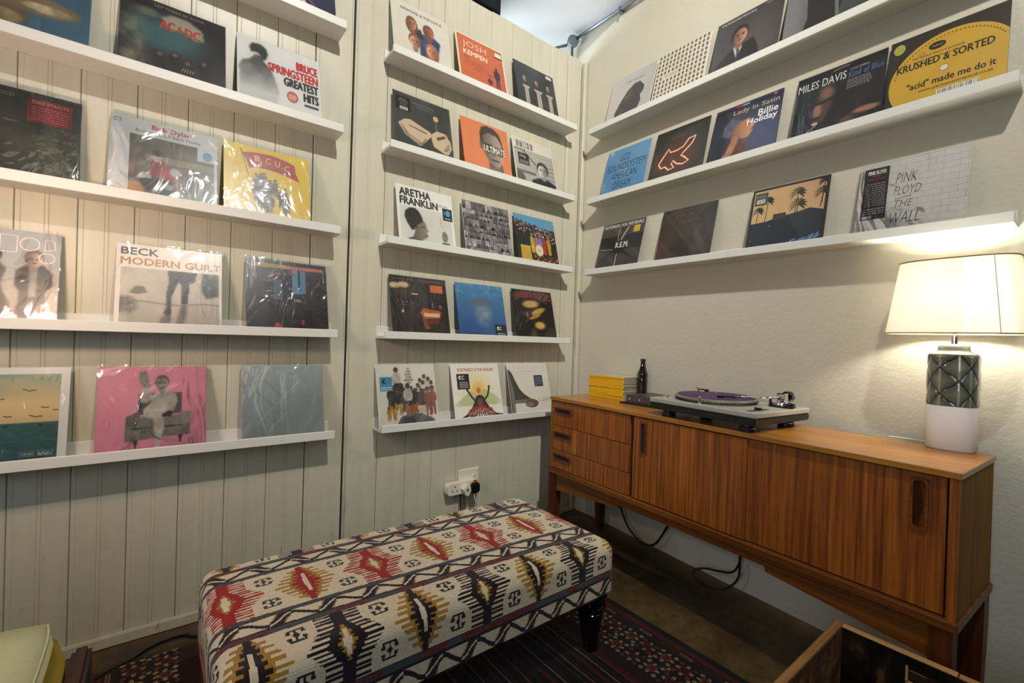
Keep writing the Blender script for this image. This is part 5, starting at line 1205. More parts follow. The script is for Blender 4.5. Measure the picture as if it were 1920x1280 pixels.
def aM1b(a):
    def f(U, V):
        c = flat(U, (226, 124, 72)); g = (122, 108, 96)
        c = tone(c, U, V, pmask(U, V, [(.34, 0), (.38, .06), (.50, .12), (.52, .30), (.80, .30), (.82, .10), (.94, 0)]), g, .6); c = mixa(c, (110, 96, 84), ell(U, V, .385, .56, .04, .09, .3))
        c = mixa(c, (66, 56, 50), pmask(U, V, [(.38, .60), (.37, .78), (.42, .92), (.54, .97), (.68, .96), (.80, .88), (.85, .74), (.86, .56), (.6, .5)], 2))
        m = pmask(U, V, [(.42, .60), (.44, .76), (.55, .84), (.74, .82), (.82, .70), (.85, .50), (.82, .32), (.74, .19), (.64, .18), (.52, .26), (.43, .44)], 2); sh = np.clip(.55+(U-.42)*1.15, .4, 1.12); c = c*(1-m[..., None])+np.array([176., 158, 140])*sh[..., None]*m[..., None]
        c = mixa(c, (60, 54, 50), pmask(U, V, [(.43, .62), (.63, .61), (.62, .48), (.52, .43), (.44, .50)])); c = mixa(c, (60, 54, 50), pmask(U, V, [(.67, .60), (.89, .58), (.88, .46), (.78, .42), (.70, .46)])); c = mixa(c, (96, 84, 74), pmask(U, V, [(.655, .56), (.69, .40), (.60, .41)], 2)*.8)
        return mixa(c, (78, 62, 56), ell(U, V, .66, .31, .10, .022, .6)*.9)
    a.bg(f, 90)
    a.T('ULTIMATE', 0.44, 0.90, 0.46, 0.115, (232, 222, 206), .02); a.lines(0.80, 0.93, 0.10, 0.115, 1, (200, 92, 44), .6)
def aM1c(a):
    a.bg((214, 206, 188)); 
    def f(U, V):
        c = mixa(np.broadcast_to(np.array([170., 166, 154]), U.shape+(3,)), (120, 118, 110), ((V*9) % 1 < .2)*(U > .62)*1.0); c = mixa(c, (104, 104, 98), ((V > .35) & (V < .42) & (U < .5))*1.0); c = mixa(c, (84, 86, 84), ell(U, V, .08, .18, .12, .18, .2)); return face(c, U, V, .69, .55, .17, (206, 200, 186), (48, 46, 44), (52, 54, 54), -1)
    a.img(0.02, 0, 0.98, 0.77, f, 80); a.L([(0.20, 0.77), (0.52, 0.50)], .03, (84, 86, 84)); a.R(.03, .735, .3, .77, (120, 120, 114))
    
    for i, ch in enumerate('STING'): a.R(0.09+i*.085, 0.80, 0.15+i*.085, 0.93, (66, 64, 58)); a.T(ch, 0.10+i*.085, 0.14+i*.085, 0.815, 0.10, (206, 198, 180), .01)
    a.R(0.10, 0.44, 0.36, 0.68, (30, 30, 30)); a.T('Sting', 0.13, 0.29, 0.57, 0.08, (214, 208, 196), -.01, .4); a.lines(.13, .34, .46, .54, 3, (176, 172, 160), .4)
def aM2a(a):
    a.bg((226, 224, 212))
    def f(U, V):
        c = mixa(flat(U, (214, 212, 202)), (194, 190, 178), fbm(U, V, 3)*.7)
        m = pmask(U, V, [(.05, 0), (.10, .14), (.22, .22), (.26, .36), (.24, .5), (.40, .72), (.47, .62), (.49, .50), (.52, .42), (.49, .38), (.50, .30), (.48, .22), (.42, .19), (.38, .14), (.40, .06), (.44, 0)], 2); sh = np.clip(.6+(U-.2)*1.3, .5, 1.1); c = c*(1-m[..., None])+np.array([146., 132, 116])*sh[..., None]*m[..., None]
        c = tone(c, U, V, pmask(U, V, [(.20, .38), (.12, .56), (.08, .72), (.10, .86), (.18, .96), (.28, .98), (.36, .90), (.42, .74), (.42, .64), (.32, .56), (.28, .42)], 2), (52, 48, 44), .7, 1, 14)
        c = mixa(c, (40, 36, 34), ell(U, V, .425, .50, .035, .014, .6)); c = mixa(c, (70, 44, 40), ell(U, V, .475, .285, .03, .014, .6)); c = mixa(c, (120, 106, 92), ell(U, V, .27, .42, .02, .04, .6))
        c = tone(c, U, V, ell(U, V, .84, .34, .06, .14, .4), (140, 138, 130), .5); return tone(c, U, V, pmask(U, V, [(.76, .02), (.78, .18), (.93, .18), (.94, .02)]), (110, 108, 104), .5)
    a.img(0.04, 0.0, 0.95, 0.65, f, 90)
    a.T('ARETHA', 0.05, 0.60, 0.825, 0.125, (52, 50, 48), .05); a.T('FRANKLIN', 0.05, 0.72, 0.675, 0.125, (52, 50, 48), .05); a.lines(.73, .90, .75, .79, 2, (90, 90, 86), .5); a.L([(0.76, 0.55), (0.75, 0.42), (0.78, 0.34), (0.80, 0.44)], .008, (140, 138, 130))
def sM2a(a): a.R(0.80, 0.52, 0.98, 0.74, (34, 40, 50)); a.E(0.90, 0.655, 0.045, 0.055, (60, 150, 206), 14); a.lines(.82, .88, .63, .69, 3, (80, 150, 190), .5); a.lines(.84, .95, .55, .58, 1, (190, 200, 210), .5)
def aM2b(a):
    a.bg((60, 54, 52)); r = random.Random(9); cells = []; y = 0.0
    while y < 0.97:
        h = r.choice([.07, .09, .13, .15]); x = r.uniform(-.05, 0)
        while x < 1:
            w = r.uniform(.07, .16); x0, x1 = max(x, 0), min(x+w-.008, 1)
            if x1-x0 > .02: cells.append((x0, x1, y, min(y+h-.008, .995), r.uniform(100, 206), r.uniform(24, 96), r.random()))
            x += w
        y += h
    def f(U, V):
        c = flat(U, (50, 44, 42)).copy()
        for x0, x1, y0, y1, g, d, q in cells:
            m = ((U >= x0) & (U <= x1) & (V >= y0) & (V <= y1))*1.0; c = tone(c, U, V, m, (g, g*.95, g*.93), .5, 1, 22, int(q*9))
            if q < .8:
                cx, h, w = (x0+x1)/2+(q-.4)*.02, y1-y0, x1-x0; k = (d, d*.95, d*.93)
                c = mixa(c, k, np.maximum(ell(U, V, cx, y0+h*.62, w*.18, h*.22, .3), ell(U, V, cx, y0+h*.08, w*.36, h*.36, .2))*m); c = mixa(c, (g*.95, g*.85, g*.8), ell(U, V, cx, y0+h*.6, w*.10, h*.14, .4)*m)
        return c
    a.bg(f, 110)
def aM2c(a):
    r = random.Random(12); P = []
    for i in range(170):
        x = r.uniform(.03, .97); y = (.88-.14*x) - abs(r.gauss(0, .14)); P.append((x, max(y, .40), r.choice([(206, 176, 140), (226, 214, 190), (120, 84, 60), (70, 56, 48), (176, 140, 104), (150, 60, 50), (90, 96, 104), (196, 160, 130)])))
    P.sort(key=lambda p: -p[1])
    def f(U, V):
        c = mixa(flat(U, (86, 150, 184)), (40, 44, 30), np.clip((0.80-V)*14, 0, 1)); c = mixa(c, (50, 56, 36), ell(U, V, .93, .62, .14, .16, .3)); c = mixa(c, (92, 34, 30), np.clip((0.24-V)*10, 0, 1)*fbm(U, V, 12)*1.4)
        for x, y, g in P: c = mixa(c, (40, 34, 34), ell(U, V, x, y-.045, .03, .04, .3)); c = mixa(c, g, ell(U, V, x, y, .017, .024, .4)); c = mixa(c, (50, 40, 34), ell(U, V, x, y+.018, .017, .012, .4))
        for cx, g in ((.38, (206, 190, 60)), (.48, (206, 92, 130)), (.58, (96, 150, 196)), (.68, (200, 50, 40)), (.80, (206, 160, 40))):
            c = tone(c, U, V, pmask(U, V, [(cx-.04, .24), (cx-.05, .50), (cx-.035, .57), (cx+.035, .57), (cx+.05, .50), (cx+.04, .24)]), g, .7, 1, 16); c = mixa(c, (60, 46, 40), ell(U, V, cx, .625, .026, .034, .3)); c = mixa(c, (206, 160, 130), ell(U, V, cx, .615, .018, .026, .4))
        return c
    a.bg(f, 110)
    a.E(.53, .31, .105, .125, (196, 160, 80), 24); a.E(.53, .31, .09, .105, (222, 208, 176), 24); a.lines(.48, .58, .28, .35, 3, (190, 100, 80), .5)
    for i in range(50): a.E(r.uniform(.3, .97), r.uniform(.02, .2), .014, .012, r.choice([(190, 60, 60), (220, 200, 160), (96, 110, 50), (206, 150, 60)]), 6)
    a.T('BEATLES', .5, .84, .0, .055, (206, 110, 60), .03)
def sM2c(a): a.R(.07, .09, .31, .37, (206, 168, 40)); a.lines(.09, .29, .12, .35, 8, (140, 104, 24), .3)
def aM3a(a):
    def f(U, V):
        c = mixa(np.broadcast_to(np.array([26., 22, 20]), U.shape+(3,)), (52, 40, 32), fbm(U, V, 5)*.8); c = mixa(c, (212, 190, 140), np.maximum(ell(U, V, .09, .83, .10, .05, .4), ell(U, V, .23, .85, .10, .05, .4))); return mixa(c, (92, 56, 36), ell(U, V, .18, .72, .12, .08, .9)*.8)
    a.bg(f, 50); a.T('THE WAR ON DRUGS', 0.04, 0.42, 0.925, 0.035, (128, 122, 112), -.008); a.T('A DEEPER UNDERSTANDING', 0.52, 0.95, 0.925, 0.035, (128, 122, 112), -.008)
    a.P([(0.48, 0.40), (0.55, 0.48), (0.86, 0.44), (0.84, 0.32), (0.56, 0.30)], (196, 92, 46)); a.P([(.54, .40), (.84, .40), (.82, .34), (.56, .34)], (226, 196, 150)); a.P([(0.50, 0.38), (0.56, 0.30), (0.66, 0.14), (0.55, 0.12)], (150, 62, 34)); a.P([(.56, .29), (.84, .31), (.80, .22), (.60, .20)], (120, 46, 28)); a.R(.36, .70, .47, .72, (206, 200, 186)); a.E(.86, .52, .03, .04, (150, 92, 66), 10)
    for x, y in ((.12, .58), (.22, .56), (.2, .52), (.28, .57)): a.E(x, y, .008, .008, (176, 160, 130), 6)
    a.L([(.18, .6), (.22, .5), (.20, .44)], .006, (150, 140, 120)); a.E(.19, .41, .02, .025, (210, 206, 196), 8); a.L([(.28, .52), (.4, .55)], .005, (140, 130, 110)); a.L([(.72, .5), (.73, .58)], .006, (200, 190, 170)); 
def sM3a(a): a.R(.70, .76, .93, .885, (222, 112, 40)); a.lines(.73, .90, .78, .87, 3, (180, 84, 30), .3)
def aM3b(a):
    def f(U, V):
        c = mixa(flat(U, (42, 84, 142)), (66, 134, 176), np.clip(V*1.3-.3, 0, 1)); c = mixa(c, (120, 180, 206), np.clip(V-.66, 0, 1)*3*np.clip(vnoise(U+V*.3, V*2.4, 16)*2.4-1.2, 0, 1)*.8); c = mixa(c, (30, 70, 130), fbm(U, V, 7, 5)*.25)
        c = mixa(c, (126, 142, 152), ell(U, V, .52, .46, .16, .20, .9)*fbm(U, V, 9, 2)*1.3); return mixa(c, (92, 96, 108), ell(U, V, .48, .66, .26, .07, .9)*.7)
    a.bg(f, 90)
    a.T('NIRVANA', .08, .42, .03, .10, (30, 50, 96), -.004)
def sM3b(a): a.R(.74, .0, .98, .27, (28, 30, 36)); a.E(.81, .20, .03, .035, (226, 226, 222), 12); a.E(.82, .20, .015, .02, (28, 30, 36), 10); a.T('C', .84, .88, .17, .06, (226, 226, 222), .02); a.lines(.78, .95, .03, .13, 4, (190, 190, 190), .4)
def aM3c(a):
    def f(U, V):
        c = np.broadcast_to(np.array([36., 30, 26]), U.shape+(3,)); c = mixa(c, (60, 50, 36), fbm(U, V, 5)*.3); rot = (U-.52)*.94+(V-.5)*.33; rv = (V-.5)*.94-(U-.52)*.33
        c = mixa(c, (206, 166, 78), ell(U+(V-.7)*-.5, V, .42, .72, .20, .075, .5)); c = mixa(c, (206, 164, 72), ell(rot, rv, .10, .05, .19, .055, .5)); c = mixa(c, (190, 146, 60), ell(rot, rv, -.03, -.02, .16, .035, .5)); c = mixa(c, (222, 176, 84), ell(U, V, .60, .30, .13, .075, .6)); c = mixa(c, (180, 120, 60), ell(U, V, .32, .50, .03, .06, .6)*.8)
        return mixa(c, (112, 84, 46), ell(U, V, .42, .12, .07, .10, .9)*.8)
    a.bg(f, 70); a.T('SPRINGBOK NUDE GIRLS', .07, .97, .80, .13, (190, 70, 62), .0, 0, .05); a.T('muscle & bone', .52, .96, .02, .06, (214, 170, 90), .0) if False else a.T('afterlife', .56, .96, .015, .06, (206, 150, 76), .0)
def aM4a(a):
    r = random.Random(3); L = []
    for x, y in ((.72, .40), (.80, .46), (.92, .36), (.77, .36), (.68, .32), (.87, .42)): L.append((x, y, .36, (226, 216, 204), (222, 212, 200)))
    for i in range(14): L.append((r.uniform(.56, .78), r.uniform(.22, .36), .30, (60, 50, 52), (50, 42, 44)))
    for i in range(16): L.append((r.uniform(.17, .42), r.uniform(.22, .42), .28, r.choice([(90, 76, 88), (130, 118, 130), (70, 58, 66)]), (60, 50, 56)))
    for x, y in ((.84, .16), (.92, .17)): L.append((x, y, .46, (160, 72, 54), (150, 56, 44)))
    L.append((.50, .20, .48, (224, 216, 206), (52, 44, 50))); L.append((.32, .50, .44, (222, 214, 200), (66, 58, 68)))
    for i in range(7): L.append((r.uniform(.17, .38), r.uniform(.10, .20), .22, r.choice([(214, 150, 50), (222, 170, 66)]), (206, 140, 50)))
    for i in range(7): L.append((.48+i*.028, r.uniform(.16, .2), .20, (200, 104, 54), (190, 90, 50)))
    for i in range(5): L.append((.68+i*.03, .19, .17, (222, 190, 176), (206, 196, 186)))
    L.sort(key=lambda q: -q[1])
    def f(U, V):
        c = flat(U, (228, 224, 210))
        for i, (x, y, h, t, l) in enumerate(L): c = person(c, U, V, x, y, h, t, l, (112, 78, 62), (50, 38, 36), i % 7)
        c = tone(c, U, V, pmask(U, V, [(.26, 0), (.33, .12), (.38, .18), (.55, .21), (.72, .20), (.90, .12), (.97, .04), (.72, .02), (.60, .02), (.42, .0), (.39, .06), (.34, 0)]), (98, 106, 112), .7); return mixa(c, (54, 52, 54), pmask(U, V, [(.39, .07), (.41, .15), (.58, .17), (.61, .06), (.43, .04)]))
    a.bg(f, 120)
    for i, (s_, c, w) in enumerate((('SLY', (120, 36, 40), .05), ('& THE', (60, 30, 30), .08), ('FAMILY', (150, 44, 44), .12), ('STONE', (130, 36, 40), .10), ('GREATEST', (70, 40, 36), .165), ('HITS', (50, 30, 28), .07))): a.T(s_, .53-w/2, .53+w/2, .91-i*.046, .032, c, .04)
def sM4a(a): a.R(.05, .58, .25, .80, (70, 156, 190)); a.E(.12, .73, .035, .04, (24, 60, 88), 14); a.E(.135, .73, .018, .022, (70, 156, 190), 10); a.E(.21, .76, .01, .012, (24, 60, 88), 8); a.lines(.07, .23, .60, .66, 2, (220, 236, 240), .5)
def aM4b(a):
    def f(U, V):
        c = np.broadcast_to(np.array([232., 228, 214]), U.shape+(3,)); ang = np.arctan2(V-.52, U-.52); rr = np.sqrt((U-.52)**2+(V-.52)**2)
        c = mixa(c, (240, 206, 110), np.clip(1.1-rr*2.6, 0, 1)*(0.75+.25*np.sin(ang*22))*(V > .2)); c = mixa(c, (238, 176, 60), np.clip(1.0-rr*5, 0, 1)); c = mixa(c, (176, 190, 120), ((V < .52-np.abs(U-.35)*.7) | (V < .54-np.abs(U-.66)*.6))*(V > .25)*ell(U, V, .5, .35, .45, .3, .4)*.8); return c
    a.bg(f, 64); a.E(.52, .52, .045, .05, (222, 110, 50), 14)
    dk = (62, 44, 36); a.L([(.46, .30), (.36, .42), (.29, .53)], .035, dk); a.L([(.58, .30), (.70, .42), (.75, .56)], .035, dk); a.E(.29, .54, .025, .03, dk, 8); a.E(.75, .58, .025, .03, dk, 8); a.E(.53, .36, .10, .08, dk, 16)
    for k in range(15):
        t = -1+k/7; a.L([(.53+t*.07, .38), (.53+t*.17, .22), (.53+t*.30, .10), (.53+t*.46, .03+.02*(k % 3))], .022, (60, 42, 38))
    a.E(.53, .30, .06, .08, (110, 74, 56), 14); a.T('UPRISING', .28, .78, .06, .14, (196, 60, 52), .01, 0, .05)
    a.T('BOB MARLEY & THE WAILERS', .13, .89, .865, .055, (200, 74, 36), .015)
def sM4b(a): a.R(.10, .55, .35, .82, (36, 38, 34)); a.E(.17, .755, .035, .035, (226, 226, 216), 12); a.E(.185, .755, .02, .02, (36, 38, 34), 10); a.T('C', .205, .25, .72, .07, (226, 226, 216), .02); a.lines(.15, .32, .58, .69, 4, (200, 200, 190), .4)
def aM4c(a):
    a.bg((218, 212, 196)); g = (70, 64, 58)
    a.P([(0, .0), (0.0, .86), (.04, .88), (.10, .80), (.16, .66), (.24, .50), (.34, .40), (.44, .34), (.50, .30), (.10, .27), (.08, .0)], g)
    for k in range(7): a.L([(.02+k*.012, .85-k*.06), (.03+k*.01, .4), (.03+k*.008, .02)], .005, (150, 144, 134))
    a.L([(.08, .27), (.55, .27)], .07, (96, 88, 78)); 
    for k in range(12): a.L([(.12+k*.035, .24), (.12+k*.035, .30)], .006, (190, 184, 170))
    a.E(.50, .22, .16, .08, (96, 84, 72), 18); a.E(.44, .20, .10, .05, (130, 116, 100), 14); r = random.Random(4)
    for i in range(14): a.L([(.6+i*.027, .27+r.uniform(-.05, .05)), (.615+i*.027, .27+r.uniform(-.05, .07))], .008, (90, 80, 70))
    for i in range(11): a.R(.16+i*.065, .905, .172+i*.065, .92, (176, 170, 156))
    for i in range(8): a.R(.27+i*.06, .83, .282+i*.06, .845, (150, 146, 136))
def sM4c(a): a.R(.62, .54, .84, .76, (52, 56, 76)); a.lines(.65, .82, .59, .74, 5, (120, 124, 146), .4); a.E(.655, .57, .008, .01, (220, 220, 220), 6)
def aR0a(a):
    a.bg(lambda U, V: mixa(np.broadcast_to(np.array([196., 188, 176]), U.shape+(3,)), (178, 172, 164), U)); a.T('TONI VIOLENCE', .34, .76, .79, .045, (60, 54, 50), .0)
    def f(U, V): return None
    r = random.Random(2); a.P([(.22, 0), (.20, .2), (.30, .44), (.42, .62), (.55, .72), (.68, .72), (.76, .62), (.80, .58), (.80, .48), (.74, .4), (.78, .28), (.74, .14), (.68, .1), (.66, 0)], (66, 50, 42))
    for i in range(22): x = .26+r.random()*.42; y = .08+r.random()*.5; a.L([(x-.06, y-.09), (x, y), (x+.05, y+.07)], .012, r.choice([(96, 74, 60), (44, 34, 30), (118, 94, 76)]))
def aR0b(a):
    a.bg((210, 200, 174)); a.inc = 0
    for ly, (rx, ry, dx, col) in enumerate(((.021, .034, 0, (58, 50, 42)), (.009, .018, .006, (112, 98, 84)))):
        a.l = 2+ly
        for i in range(13):
            for j in range(11):
                if j == 5 and 2 <= i <= 5: continue
                a.E(.05+i*.075+dx, .05+j*.09, rx, ry, col, 9)
    a.inc = 1; a.l = 5; a.T('THE BAND', .19, .46, .475, .055, (186, 140, 70), .03)
def aR0c(a):
    def f(U, V):
        c = mixa(mixa(flat(U, (58, 60, 62)), (104, 92, 78), ell(U, V, .7, .45, .3, .35, 1)*.8), (60, 50, 46), U*V); c = mixa(c, (74, 74, 74), fbm(U, V, 6)*.3)
        c = mixa(c, (24, 24, 30), pmask(U, V, [(.02, 0), (.05, .12), (.18, .28), (.32, .40), (.50, .42), (.62, .46), (.70, .28), (.76, 0)])); c = mixa(c, (206, 198, 188), pmask(U, V, [(.32, .42), (.45, .43), (.46, .36), (.40, .18), (.36, .30)])); c = mixa(c, (48, 42, 46), pmask(U, V, [(.385, .38), (.42, .38), (.44, .14), (.40, .12)]))
        return face(c, U, V, .40, .60, .145, (186, 126, 98), (34, 28, 28), None, 1)
    a.bg(f, 90)
    a.T('THE PLEASURE PRINCIPLE', .06, .60, .925, .036, (190, 184, 176), .02); a.T('GARY NUMAN', .74, .95, .945, .024, (190, 184, 176)); a.P([(.80, 0), (.82, .10), (.88, .12), (.93, .06), (.93, 0)], (120, 26, 30))
def aR0d(a):
    a.bg(lambda U, V: mixa(np.broadcast_to(np.array([112., 114, 112]), U.shape+(3,)), (50, 54, 54), np.clip(U*2.2-.3, 0, 1)*(0.6+.4*fbm(U, V, 4))), 30); a.P([(.22, 0), (.30, .3), (.26, .7), (.5, 1), (.8, 1), (.72, .4), (.62, 0)], (34, 36, 36)); a.L([(.66, .1), (.62, .5), (.7, .9)], .04, (96, 106, 106))
def aR1a(a):
    def f(U, V):
        c = mixa(np.broadcast_to(np.array([66., 124, 172]), U.shape+(3,)), (96, 156, 196), V*.6+U*.2); return mixa(c, (206, 220, 222), np.clip(fbm(U, V, 4, 7)*2.4-1.25, 0, 1)*np.maximum(ell(U, V, .2, .75, .3, .4, 1), np.maximum(ell(U, V, .1, .1, .3, .3, 1), ell(U, V, .95, .95, .3, .2, 1))))
    a.bg(f, 50); n = (28, 40, 56)
    a.T('LCD', .34, .56, .72, .15, n, -.005); a.T('SOUNDSYSTEM', .06, .94, .53, .15, n, -.005); a.T('AMERICAN', .20, .78, .34, .15, n, -.005); a.T('DREAM', .28, .68, .15, .15, n, -.005)
def aR1b(a):
    def f(U, V):
        c = mixa(np.broadcast_to(np.array([34., 36, 28]), U.shape+(3,)), (56, 56, 42), fbm(U, V, 6)); return mixa(c, (150, 62, 40), ell(U, V, .46, .42, .36, .30, 1.2)*.45)
    a.bg(f, 40); a.T('Goldfish', .32, .60, .79, .07, (124, 48, 44), -.005, .3)
    fish = [(.14, .36), (.22, .50), (.30, .62), (.34, .54), (.46, .54), (.58, .58), (.66, .70), (.78, .72), (.74, .60), (.62, .48), (.56, .42), (.64, .36), (.72, .28), (.62, .24), (.50, .28), (.42, .36), (.40, .30), (.46, .22), (.36, .20), (.28, .28), (.20, .27), (.14, .36)]
    a.L(fish, .050, (128, 58, 38)); a.L(fish, .030, (230, 130, 84)); a.L(fish, .014, (255, 226, 190))
def aR1c(a):
    def f(U, V):
        c = mixa(mixa(flat(U, (40, 48, 82)), (24, 26, 40), np.clip(V-.5, 0, 1)+ell(U, V, .1, .5, .3, .6, 1)*.7), (66, 76, 110), ell(U, V, .75, .3, .4, .35, 1)*.7)
        c = tone(c, U, V, pmask(U, V, [(.02, 0), (.04, .30), (.14, .48), (.24, .54), (.20, .34), (.20, 0)], 2), (26, 28, 44), .5, 1, 16)
        c = tone(c, U, V, pmask(U, V, [(.16, .50), (.18, .66), (.28, .78), (.42, .80), (.52, .74), (.44, .60), (.34, .52), (.28, .44)], 2), (104, 100, 130), .55, 1, 8); c = mixa(c, (48, 42, 60), pmask(U, V, [(.30, .76), (.40, .80), (.52, .76), (.58, .66), (.50, .66), (.42, .70)], 2))
        m = pmask(U, V, [(.30, .44), (.34, .56), (.42, .66), (.54, .70), (.59, .66), (.60, .60), (.655, .54), (.62, .50), (.635, .46), (.62, .43), (.58, .36), (.48, .36), (.42, .40), (.40, .30), (.34, .30)], 2); sh = np.clip(.62+(U-.3)*1.3, .5, 1.15); c = c*(1-m[..., None])+np.array([200., 132, 90])*sh[..., None]*m[..., None]
        c = mixa(c, (70, 44, 40), ell(U, V, .55, .585, .035, .014, .6)); c = mixa(c, (150, 60, 54), ell(U, V, .612, .475, .022, .014, .6))
        c = tone(c, U, V, pmask(U, V, [(.36, .32), (.56, .34), (.58, .20), (.60, 0), (.24, 0)], 2), (116, 66, 46), .6); return tone(c, U, V, pmask(U, V, [(.12, 0), (.26, .18), (.33, .40), (.38, .44), (.44, .38), (.38, .16), (.28, 0)], 2), (196, 128, 86), .7)
    a.bg(f, 100)
    a.R(0, .965, 1, 1, (60, 60, 72)); a.R(.32, .945, .42, .975, (176, 40, 50)); a.R(.42, .945, .52, .975, (96, 160, 190)); a.R(.87, .945, .91, .985, (190, 90, 96))
    a.T('Lady in Satin', .29, .96, .80, .10, (186, 168, 140), .005); a.T('Billie', .68, .96, .665, .11, (222, 222, 220), .02); a.T('Holiday', .53, .96, .53, .13, (226, 226, 224), .02)
def aR1d(a):
    def f(U, V):
        c = mixa(np.broadcast_to(np.array([20., 22, 26]), U.shape+(3,)), (26, 46, 66), ell(U, V, .1, .3, .25, .5, 1)*.6); c = mixa(c, (104, 68, 54), pmask(U, V, [(.27, .74), (.28, .56), (.24, .40), (.22, .26), (.30, .20), (.38, .24), (.46, .46), (.47, .66), (.40, .78)], 4)*.85); c = mixa(c, (176, 124, 100), ell(U, V, .29, .40, .05, .10, .7)*.9); c = mixa(c, (166, 112, 90), ell(U, V, .38, .64, .07, .08, .9)*.6); c = mixa(c, (20, 18, 20), ell(U, V, .31, .51, .07, .022, .6)); c = mixa(c, (20, 18, 20), ell(U, V, .42, .53, .05, .022, .6)); c = mixa(c, (40, 24, 22), ell(U, V, .28, .29, .05, .018, .6)); c = mixa(c, (176, 116, 92), ell(U, V, .84, .22, .14, .04, .5)); return mixa(c, (110, 70, 60), ell(U, V, .64, .14, .08, .05, .8))
    a.bg(f, 60); a.T('MILES DAVIS', .02, .58, .77, .12, (226, 226, 222), .0); a.T('COLUMBIA', .62, .82, .865, .03, (186, 180, 176)); a.T('Kind of Blue', .61, .97, .755, .09, (76, 116, 160), .0); a.lines(.60, .86, .60, .74, 5, (150, 150, 152), .35); a.E(.76, .045, .05, .05, (70, 160, 200), 12); a.R(.0, .985, 1, 1, (40, 40, 44)); a.L([(.42, .945), (.52, .96), (.60, .96)], .008, (190, 150, 130)); a.L([(.18, .10), (.3, .18)], .008, (196, 170, 140)); a.E(.28, .21, .04, .025, (196, 176, 160), 8)
def aR1e(a):
    a.bg((46, 42, 32)); yl = (204, 158, 36); a.E(.52, .33, .50, .56, yl, 72) if False else a.P([(min(1, .55+.53*math.cos(t)), max(0, .36+.55*math.sin(t))) for t in np.linspace(0, 2*PI, 90, endpoint=False)], yl)
    a.E(.085, .875, .055, .07, (172, 164, 66), 20); a.E(.30, .70, .04, .035, (190, 140, 40), 18); a.E(.43, .76, .075, .05, (40, 34, 24), 20); a.T('label', .39, .47, .75, .025, yl)
    a.T('KRUSHED & SORTED', .08, .90, .53, .095, (40, 34, 24), .03); a.T('Permanent Record presents', .22, .66, .645, .04, (84, 66, 24), .015); a.lines(.25, .62, .61, .625, 1, (100, 80, 30), .8)
    a.T('"acid" made me do it', .19, .92, .26, .085, (40, 34, 24), .025); a.T('www.permanentrecord.co.za', .30, .90, .185, .045, (70, 56, 24), .015); a.E(.505, .43, .042, .042, (150, 130, 70), 20); a.E(.505, .43, .034, .034, (214, 206, 176), 20)
    for i in range(36):
        t = math.radians(168-i*3.9); a.R(.55+.49*math.cos(t)-.006, .36+.50*math.sin(t)-.006, .55+.49*math.cos(t)+.008, .36+.50*math.sin(t)+.008, (110, 84, 30))
def sR1e(a): barcode(a, .46, .80, .02, .16, 5)
def aR2a(a):
    def f(U, V):
        c = mixa(np.broadcast_to(np.array([86., 78, 74]), U.shape+(3,)), (54, 48, 44), fbm(U, V, 4)); return mixa(c, (38, 36, 34), (np.abs(V-.56+.0*U) < .15)*1.0)
    a.bg(f, 40); st = (44, 42, 38); wt = (176, 170, 156)
    for t, w in ((90, .05), (35, .05), (-35, .05), (-90, .06), (-145, .05), (180, .04), (60, .05), (0, .04)):
        c_, s_ = math.cos(math.radians(t)), math.sin(math.radians(t)); a.P([(.46-s_*w, .46+c_*w), (.46+c_*.5, .46+s_*.46), (.46+s_*w, .46-c_*w)], st)
    a.L([(.46, 0), (.465, .40)], .022, wt); a.L([(.44, .60), (.42, .70), (.44, .88)], .012, wt); a.L([(.50, .62), (.64, .88)], .028, wt); a.L([(.04, .46), (.38, .43)], .010, wt); a.E(.46, .46, .13, .13, (34, 34, 30), 8)
    a.T('AUTOMATIC FOR THE PEOPLE', .04, .96, .90, .065, (226, 222, 208), .01); a.T('R.E.M.', .40, .70, .46, .11, (232, 228, 214), .015)
def sR2a(a): a.R(.76, .74, .90, .87, (214, 180, 40)); a.lines(.78, .88, .77, .85, 3, (160, 130, 30), .3)
def aR2b(a):
    def f(U, V):
        c = mixa(np.broadcast_to(np.array([46., 42, 36]), U.shape+(3,)), (74, 66, 58), np.clip(fbm(U, V, 4, 3)*2-.7, 0, 1)*.8); c = mixa(c, (84, 52, 46), ell(U, V, .08, .35, .15, .3, 1)*.5); return mixa(c, (92, 88, 82), ell(U+(V*.5), V, .95, .3, .06, .3, 1)*.5)
    a.bg(f, 50); g = (108, 84, 74)
    a.T('AC/DC', .26, .72, .72, .15, g, .0); a.T('AC/DC', .268, .712, .733, .124, (48, 44, 38), -.012)
